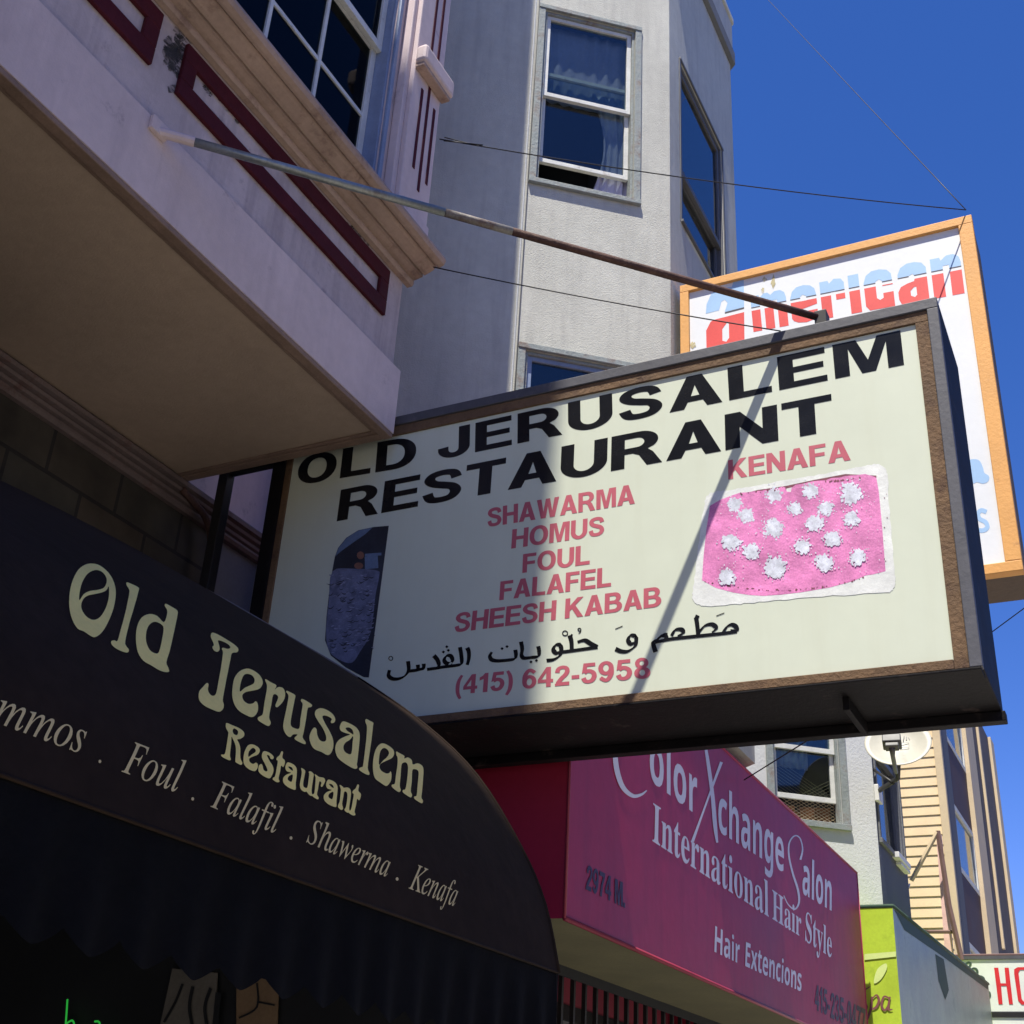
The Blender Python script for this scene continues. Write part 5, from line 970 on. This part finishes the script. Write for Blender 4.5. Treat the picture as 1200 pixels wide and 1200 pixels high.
decal('marking', [stroke([(1056, 858), (1060, 860), (1058, 868)], 1.2), stroke([(1063, 858), (1062, 867)], 1.2), stroke([(1067, 858), (1064, 862), (1066, 867)], 1.0), stroke([(1055, 871), (1065, 870), (1065, 876), (1055, 876)], .8, True, False)], ident, lambda p, l: onp(p, dc-dn*.04, dn), M['dish_grey'], sd)

# ================================================================ big "american" sign
YA = 4.5
am = thing('american_sign', 'white sign in an orange frame with peeling paint and blue and red american lettering', 'sign', (-.9, 4.65, 2.0))
ax0, ax1, az0, az1 = -1.553, -.252, 2.012, 3.675
fwt, fwr = .042, .058
b = MB(); b.box(ax0+.004, ax1-.004, YA+.05, YA+.29, az0+.004, az1-.004); b.build('cabinet', M['brown_sheet'], am, bevel=.004)
b = MB(); b.box(ax0, ax1, YA, YA+.0495, az1-fwt, az1); b.box(ax0, ax1, YA, YA+.0495, az0, az0+fwt); b.box(ax0, ax0+fwt, YA, YA+.0495, az0+fwt, az1-fwt); b.box(ax1-fwr, ax1, YA, YA+.0495, az0+fwt, az1-fwt)
b.build('frame', M['orange'], am, bevel=.004)
b = MB(); b.box(ax0+fwt+.0005, ax1-fwr-.0005, YA+.0155, YA+.0492, az0+fwt+.0005, az1-fwt-.0005); b.build('face', M['am_face'], am)
b = MB(); b.box(ax0-.028, ax0-.001, YA+.06, YA+.10, az0-.3, az1-.25); b.build('side_post', M['black_steel'], am)
ams = lambda p, l: ony(p, YA+.0149-l)
n_ = [[(0, 0), (0, .98), (.24, .98), (.27, .90), (.42, 1), (.60, 1), (.72, .92), (.76, .78), (.76, 0), (.46, 0), (.46, .76), (.30, .76), (.30, 0)]]
m_ = [[(0, 0), (0, .98), (.26, .98), (.29, .90), (.42, 1), (.54, 1), (.63, .92), (.76, 1), (.94, 1), (1.06, .92), (1.10, .78), (1.10, 0), (.82, 0), (.82, .76), (.69, .76), (.69, 0), (.41, 0), (.41, .76), (.28, .76), (.28, 0)]]
e_ = [[(0, .16), (0, .70), (.07, .88), (.22, .98), (.42, 1), (.62, .96), (.74, .86), (.78, .70), (.78, .44), (.28, .36), (.28, .24), (.36, .20), (.46, .22), (.50, .30), (.78, .30), (.76, .14), (.64, .04), (.42, 0), (.18, .03), (.05, .09)], [(.30, .58), (.30, .70), (.38, .75), (.48, .70), (.48, .58)]]
r_ = [[(0, 0), (0, .98), (.24, .98), (.28, .90), (.42, 1), (.62, .97), (.70, .86), (.70, .44), (.44, .44), (.44, .66), (.30, .66), (.30, 0)]]
i_ = [[(0, 0), (0, 1), (.30, 1), (.30, 0)]]
c_ = [[(0, .12), (0, .72), (.08, .90), (.24, .99), (.46, 1), (.66, .95), (.76, .84), (.78, .56), (.50, .56), (.50, .70), (.42, .75), (.32, .70), (.32, .28), (.40, .22), (.50, .26), (.50, .38), (.78, .38), (.78, 0), (.10, 0)]]
a_ = [[(0, .14), (0, .32), (.08, .44), (.26, .50), (.44, .53), (.48, .64), (.42, .72), (.32, .68), (.30, .60), (.02, .60), (.03, .76), (.12, .92), (.30, 1), (.50, 1), (.68, .95), (.78, .82), (.78, 0), (.06, 0)], [(.32, .18), (.32, .30), (.42, .38), (.48, .38), (.48, .18), (.42, .13)]]
A_ = [[(0, .0), (0, .34), (.10, .46), (.40, .52), (.40, .56), (.46, .68), (.40, .74), (.33, .72), (.28, .60), (.0, .60), (.02, .74), (.12, .88), (.30, .94), (.55, .90), (.60, 1), (.80, 1), (.80, 0)], [(.34, .12), (.34, .30), (.44, .38), (.48, .36), (.48, .14), (.42, .09)]]
def two_tone(letters, quad, split, gap, name='lettering'):
    x = 0; gs = []; 
    for w_, cs in letters: gs.append([[(px+x, py) for px, py in c] for c in cs]); x += w_+.12
    hm = homog([(0, 0), (x-.12, 0), (0, 1), (x-.12, 1)], quad)
    bm = bmesh.new()
    for g_ in gs:
        pts, tris = fill(g_); vv = [bm.verts.new((p[0], p[1], 0)) for p in pts]
        for t in tris:
            try: bm.faces.new([vv[i] for i in t])
            except ValueError: pass
    for co in (split-gap, split+gap, split+gap+.025):
        bmesh.ops.bisect_plane(bm, geom=bm.verts[:]+bm.edges[:]+bm.faces[:], dist=1e-6, plane_co=(0, co, 0), plane_no=(0, 1, 0))
    bm.verts.index_update(); mb = MB(); fs, mi = [], []
    for f in bm.faces:
        y = f.calc_center_median().y
        if split-gap < y < split+gap: continue
        fs.append(tuple(v.index for v in f.verts)); mi.append(0 if y < split else (2 if y < split+gap+.025 else 1))
    mb.v = [ams(hm(v.co), 0) for v in bm.verts]; mb.f = fs; mb.mi = mi; bm.free()
    return mb.build(name, [M['am_red'], M['am_blue'], M['am_line']], am, fix=False)
two_tone([(.80, A_)], [(828, 413), (872.5, 402), (826.5, 337), (871.5, 325)], .50, .025)
two_tone([(1.10, m_), (.78, e_), (.70, r_), (.30, i_), (.78, c_), (.78, a_), (.76, n_)], [(883, 389), (1130.5, 343.5), (879, 347), (1124.5, 296)], .62, .035)
C3_ = lambda p: (1120+p[0]/5, 480+p[1]/5)
decal('lettering', [[catmull([(40, 330), (70, 298), (110, 290), (140, 300), (160, 340), (168, 370), (195, 390), (190, 420), (160, 434), (125, 425), (105, 432), (40, 430)], True, 4)]], C3_, ams, M['am_blue'], am)
decal('lettering', [stroke([(180, 600), (150, 590), (130, 610), (140, 640), (175, 660), (185, 690), (160, 708), (125, 705)], 26)], C3_, ams, M['am_blue'], am)
rp = random.Random(11); pe = []
def blot(cx, cy, rx, ry, n=18, j=.45): return [[(cx+rx*(1+rp.uniform(-j, j))*math.cos(2*math.pi*i/n), cy+ry*(1+rp.uniform(-j, j))*math.sin(2*math.pi*i/n)) for i in range(n)]]
for q in ((906, 330, 2.2, 7), (896, 327, 2, 3), (894, 340, 2, 3), (1140, 346, 2.0, 5), (1139, 356, 1.6, 3), (1148, 420, 2, 10), (1151, 440, 2.2, 9), (1146, 408, 1, 4), (1153, 455, 1.6, 5), (812, 404, 3, 4)): pe.append(blot(*q))
for k in range(16): t = rp.random(); pe.append(blot(882+t*130, 322-t*33.5+rp.uniform(-1, 2), rp.uniform(3, 8), rp.uniform(.8, 2.2)))
decal('peeling_patches', pe, ident, lambda p, l: ams(p, .0006+l), M['peel'], am, step=.00002)
for k in range(9): pass

# ================================================================ lime awning
XG, YG0, YG1 = -1.40, 7.72, 11.76
la = thing('lime_awning', 'awning with a lime printed end panel and grey green front', 'awning', (-2.0, 9.7, .4))
b = MB(); b.poly((XG, YG0, .42), (XW+.01, YG0, .42), (XW+.01, YG0, 1.45), (XG, YG0, 1.442)); b.build('end_panel', M['lime'], la)
b = MB(); ny = 30; pts = []
for jz in range(7):
    for iy in range(ny+1):
        t, s = iy/ny, jz/6; pts.append((XG-.003*math.sin(math.pi*s)*(.5+.5*math.sin(t*math.pi*10)), YG0+(YG1-YG0)*t, .42+(1.02+.10*t)*s))
b.add(pts, [(jz*(ny+1)+iy, jz*(ny+1)+iy+1, (jz+1)*(ny+1)+iy+1, (jz+1)*(ny+1)+iy) for jz in range(6) for iy in range(ny)]); b.build('front_panel', M['green_front'], la, smooth=True)
b = MB(); b.poly((XG, YG0, 1.442), (XG, YG1, 1.54), (XW+.01, YG1, 1.56), (XW+.01, YG0, 1.45)); b.poly((XG, YG1, .42), (XG, YG1, 1.54), (XW+.01, YG1, 1.56), (XW+.01, YG1, .42)); b.build('top_panel', M['lime'], la)
b = MB(); b.tube([(XW+.02, YG0, 1.449), (XG, YG0, 1.444), (XG, YG1, 1.542)], .012, 6); b.build('edge_trim', M['green_dark'], la, smooth=True)
gsf = lambda p, l: onx(p, XG+.001+l)
decal('leaf_print', [[[(1048, 1066), (1090, 1098), (1158, 1152), (1158, 1160), (1105, 1121), (1060, 1090)]]], ident, gsf, M['green_dark'], la)
decal('leaf_print', [[[(1096, 1118), (1106, 1124), (1112, 1160), (1108, 1172), (1100, 1150)]]], ident, gsf, M['green_dark'], la)
les = lambda p, l: ony(p, YG0-.004-l)
decal('leaf_print', [[catmull([(1024, 1152), (1028, 1136), (1038, 1129), (1039, 1136), (1032, 1148)], True, 4)], [[(1013, 1118), (1050, 1115), (1050, 1121), (1013, 1125)]]], ident, les, M['lime_pale'], la)
scr = [stroke([(1020, 1156), (1012, 1162), (1010, 1172), (1016, 1180), (1010, 1190)], [1, 2, 2.6, 2.4, 1]), stroke([(1022, 1168), (1020, 1184), (1014, 1200)], [2, 3, 2]), stroke([(1021, 1172), (1027, 1166), (1030, 1172), (1027, 1180), (1021, 1183)], [1.5, 2, 3, 3, 2]),
       stroke([(1042, 1170), (1036, 1168), (1033, 1178), (1037, 1184), (1042, 1176)], [2, 2.4, 3, 2.4, 2]), stroke([(1043, 1168), (1041, 1182), (1046, 1183)], [2, 3, 1.2])]
decal('lettering', scr, ident, les, M['spa_brown'], la)

# pink and brown steel bracket on the lime awning
ps = thing('steel_bracket', 'pinkish steel strut frame standing behind the lime awning', 'bracket', tuple(ony((1110, 1110), 11.0)))
ap = ony((1099, 974), 10.6); b = MB()
b.tube([ap, ony((1068, 1032), 10.6)], .020, 6); b.build('strut', M['cream_trim'], ps)
b = MB(); b.tube([ap, ony((1112, 1060), 10.6), ony((1127, 1125), 10.6)], .022, 6); b.tube([ony((1082, 1092), 10.65), ony((1122, 1092), 10.65)], .014, 6); b.build('strut', M['brown_steel'], ps)
b = MB(); p4 = [ony(q, 10.75) for q in ((1097, 978), (1103, 978), (1118, 1125), (1108, 1125))]; b.add(p4+[p+V3(0, .03, 0) for p in p4], [(0, 1, 2, 3), (7, 6, 5, 4), (0, 4, 5, 1), (1, 5, 6, 2), (2, 6, 7, 3), (3, 7, 4, 0)]); b.build('board', M['pink_steel'], ps)
wA, wB = ony((1066, 1036), 10.6), ony((1053, 1072), 10.2)
b = MB(); b.tube([wA, wB], .007, 5); b.build('guy_wire', M['white_box'], ps)

# ================================================================ cream clapboard building
XC, YC0, YC1 = -1.635, 12.2, 16.8
cb = thing('clapboard_building', 'cream clapboard building with a dark weathered street front', 'building', (-2.5, 14, GZ))
b = MB(); b.box(-9, -2.9, 12.05, 17, GZ, 5.2); b.box(-2.899, XC-.075, YC0+.02, YC1, 1.62, 5.2); b.build('wall', M['cream'], cb)
b = MB(); z = 1.62
while z < 5.2:
    b.add([(-2.9, YC0+.016, z+.093), (XC-.07, YC0+.016, z+.093), (XC-.07, YC0+.007, z), (-2.9, YC0+.007, z), (-2.9, YC0+.019, z), (XC-.07, YC0+.019, z)], [(0, 1, 2, 3), (3, 2, 5, 4)]); z += .0925
b.build('clapboards', M['cream'], cb, fix=False)
b = MB(); b.box(XC-.0695, XC+.002, YC0-.012, YC0+.06, 1.62, 5.2); b.build('corner_board', M['cream_trim'], cb, bevel=.004)
yy = [onx((px, 1000), XC).y for px in (1116, 1127, 1146, 1154.5, 1163, 1176, 1179, 1186)]
b = MB(); b.box(XC-.0745, XC-.02, YC0+.061, yy[1], 1.62, 5.2); b.build('slate_strip', M['slate'], cb)
b = MB(); b.box(XC-.0745, XC-.02, yy[3], YC1, 1.62, 5.2); b.build('front_wall', M['dark_brown_wall'], cb)
b = MB(); b.box(XC-.0745, XC+.02, yy[2], yy[3]-.001, 1.62, 5.2); b.box(XC-.0195, XC+.015, yy[5], yy[6], 1.62, 5.2); b.box(XC-.0195, XC+.01, yy[4], yy[4]+.08, 2.4, 5.2); b.build('trim', M['cream_trim'], cb, bevel=.004)
zw0, zw1 = onx((1138, 1032), XC).z, onx((1138, 968), XC).z
per = (onx((1138, 968), XC).z-onx((1138, 1032), XC).z)+ (onx((1127, 900), XC).z-onx((1127, 960), XC).z)
for k in range(6):
    z0 = zw1+(k-2)*per-per; b = MB(); b.box(XC-.0745, XC-.03, yy[1]+.001, yy[2]-.001, max(1.62, z0+.001), max(1.63, z0+per-(zw1-zw0)-.001)); b.build('spandrel', M['maroon_panel'], cb)
for k in range(-1, 4):
    z0 = zw0+k*per; z1 = zw1+k*per
    if z1 < 1.7: continue
    z0 = max(z0, 1.63)
    f = MB(); t = .05
    f.box(XC-.06, XC-.025, yy[1]+.002, yy[1]+t, z0, z1); f.box(XC-.06, XC-.025, yy[2]-t, yy[2]-.002, z0, z1); f.box(XC-.06, XC-.025, yy[1]+t, yy[2]-t, z0, z0+t); f.box(XC-.06, XC-.025, yy[1]+t, yy[2]-t, z1-t, z1)
    wi = f.build('window', M['sash_white'], cb); f = MB(); f.box(XC-.05, XC-.045, yy[1]+t, yy[2]-t, z0+t, z1-t); f.build('pane', M['glass'], wi)

# ================================================================ HO... sign beyond the lime awning
YH = 11.9
ho = thing('hotel_style_sign', 'pale sign with tall red letters HO and black scrollwork at the far end', 'sign', (-1.3, YH, 1.2))
ho.name = 'red_letter_sign'
hz = lambda v: ony((1165, v), YH).z
hx0, hx1 = -1.80, -.62
b = MB(); b.box(hx0, hx1, YH+.012, YH+.22, hz(1186), hz(1124)); b.build('cabinet', M['ho_face'], ho, bevel=.004)
b = MB(); b.box(hx0, hx1, YH, YH+.22, hz(1124)+.0005, hz(1120)); b.build('top_cap', M['cabinet'], ho)
b = MB(); b.box(hx0, hx1, YH+.005, YH+.20, hz(1192), hz(1186)-.0005); b.build('divider', M['black_steel'], ho)
b = MB(); b.box(hx0, hx1, YH+.014, YH+.21, hz(1250), hz(1192)-.0005); b.build('lower_panel', M['ho_face'], ho)
b = MB(); b.tube([(hx0, YH+.1, hz(1117)), (hx1, YH+.1, hz(1117))], .011, 6)
for k in range(9): x = hx0+(hx1-hx0)*k/8; b.tube([(x, YH+.1, hz(1117)), (x, YH+.1, hz(1121))], .009, 5)
b.build('top_rail', M['brown_steel'], ho)
hs_ = lambda p, l: ony(p, YH+.009-l)
D_ = lambda p: (1100+p[0]/10.91, 1090+p[1]/10.91)
decal('lettering', [[[(708, 480), (762, 480), (792, 680), (860, 680), (842, 480), (896, 480), (950, 948), (900, 948), (866, 712), (798, 712), (818, 948), (766, 948)]], [[(965, 560), (965, 500), (1010, 474), (1130, 472), (1168, 500), (1178, 560), (1226, 890), (1222, 930), (1190, 952), (1060, 952), (1015, 900)], [(1020, 540), (1062, 880), (1085, 912), (1160, 912), (1172, 885), (1124, 540), (1108, 508), (1040, 508)]]], D_, hs_, M['ho_red'], ho)
decal('scrollwork', [stroke([(390, 470), (410, 430), (380, 415), (345, 440), (340, 480), (370, 500)], 26), stroke([(400, 520), (440, 490), (480, 500), (495, 540), (480, 575)], [20, 26, 30, 30, 16]), stroke([(470, 610), (520, 590), (565, 610), (580, 650), (560, 690)], [20, 28, 34, 34, 16]), stroke([(620, 770), (650, 800), (655, 840), (640, 880)], [14, 26, 26, 12]), [[(240, 350), (640, 330), (640, 340), (240, 362)]]], D_, hs_, M['green_dark'], ho)
decal('scrollwork', [[[(650, 1040), (1200, 1040), (1200, 1054), (650, 1054)]], [[(650, 1066), (1200, 1066), (1200, 1074), (650, 1074)]]], D_, hs_, M['cabinet'], ho)

# ================================================================ overhead wires
def wire(pts, r, lab, sag=0.0, m='black_steel'):
    a, b_ = Vector(pts[0]), Vector(pts[-1]); P = []
    if len(pts) == 2: P = [a.lerp(b_, i/14)-ZV*(sag*4*(i/14)*(1-i/14)) for i in range(15)]
    else: P = [Vector(p) for p in pts]
    mb = MB(); mb.tube(P, r, 6); tag(mb.build('overhead_wire', M[m], smooth=True), lab, 'wire', 'thin overhead wires')
tr = ony((1132, 246), YA-.004)
pw = onx((515, 163), -1.972)
wire([pw, tr], .0026, 'wire from the fluted pilaster to the top corner of the orange framed sign', .03)
wire([onx((521, 161), -1.96), onx((560, 171), -1.83), onx((566, 170), -1.81), onx((520, 165), -1.96)], .0022, 'short doubled loop of wire fixed to the fluted pilaster')
wire([ony((508, 313), 2.97), ony((915, 388), 3.4)], .0024, 'wire from the beige cornice passing low across the grey wall to the black sign', .01)
wire([tr, ony((872, -30), 8.2)], .0022, 'wire climbing into the sky from the top corner of the orange framed sign', .0)
wire([ony((872, 914), 5.2), ony((962, 858), 4.72)], .003, 'wire slanting across the wire mesh window above the magenta awning', .0)
wire([ony((1120, 772), 9.5), ony((1212, 704), 9.0), ony((1400, 590), 8.5)], .0045, 'thin wire crossing the sky beside the black sign cabinet')

# ================================================================ across the street (unseen, but it closes off the sky and shows in the glass)
ob = thing('terrace_across_street', 'long tan rendered terrace across the street', 'building', (12, 10, GZ))
b = MB(); b.box(11.5, 20, -22, 40, GZ, 6.0); b.build('wall', M['opp'], ob)
b = MB(); b.box(11.2, 20, -22, 40, 6.001, 6.3); b.build('roof_edge', M['roofing'], ob)
for k in range(16):
    for z in (1.2, 3.6):
        f = MB(); y = -20+k*3.7; f.box(11.46, 11.499, y, y+1.0, z, z+1.6); f.build('window', M['sash_dark'], ob)
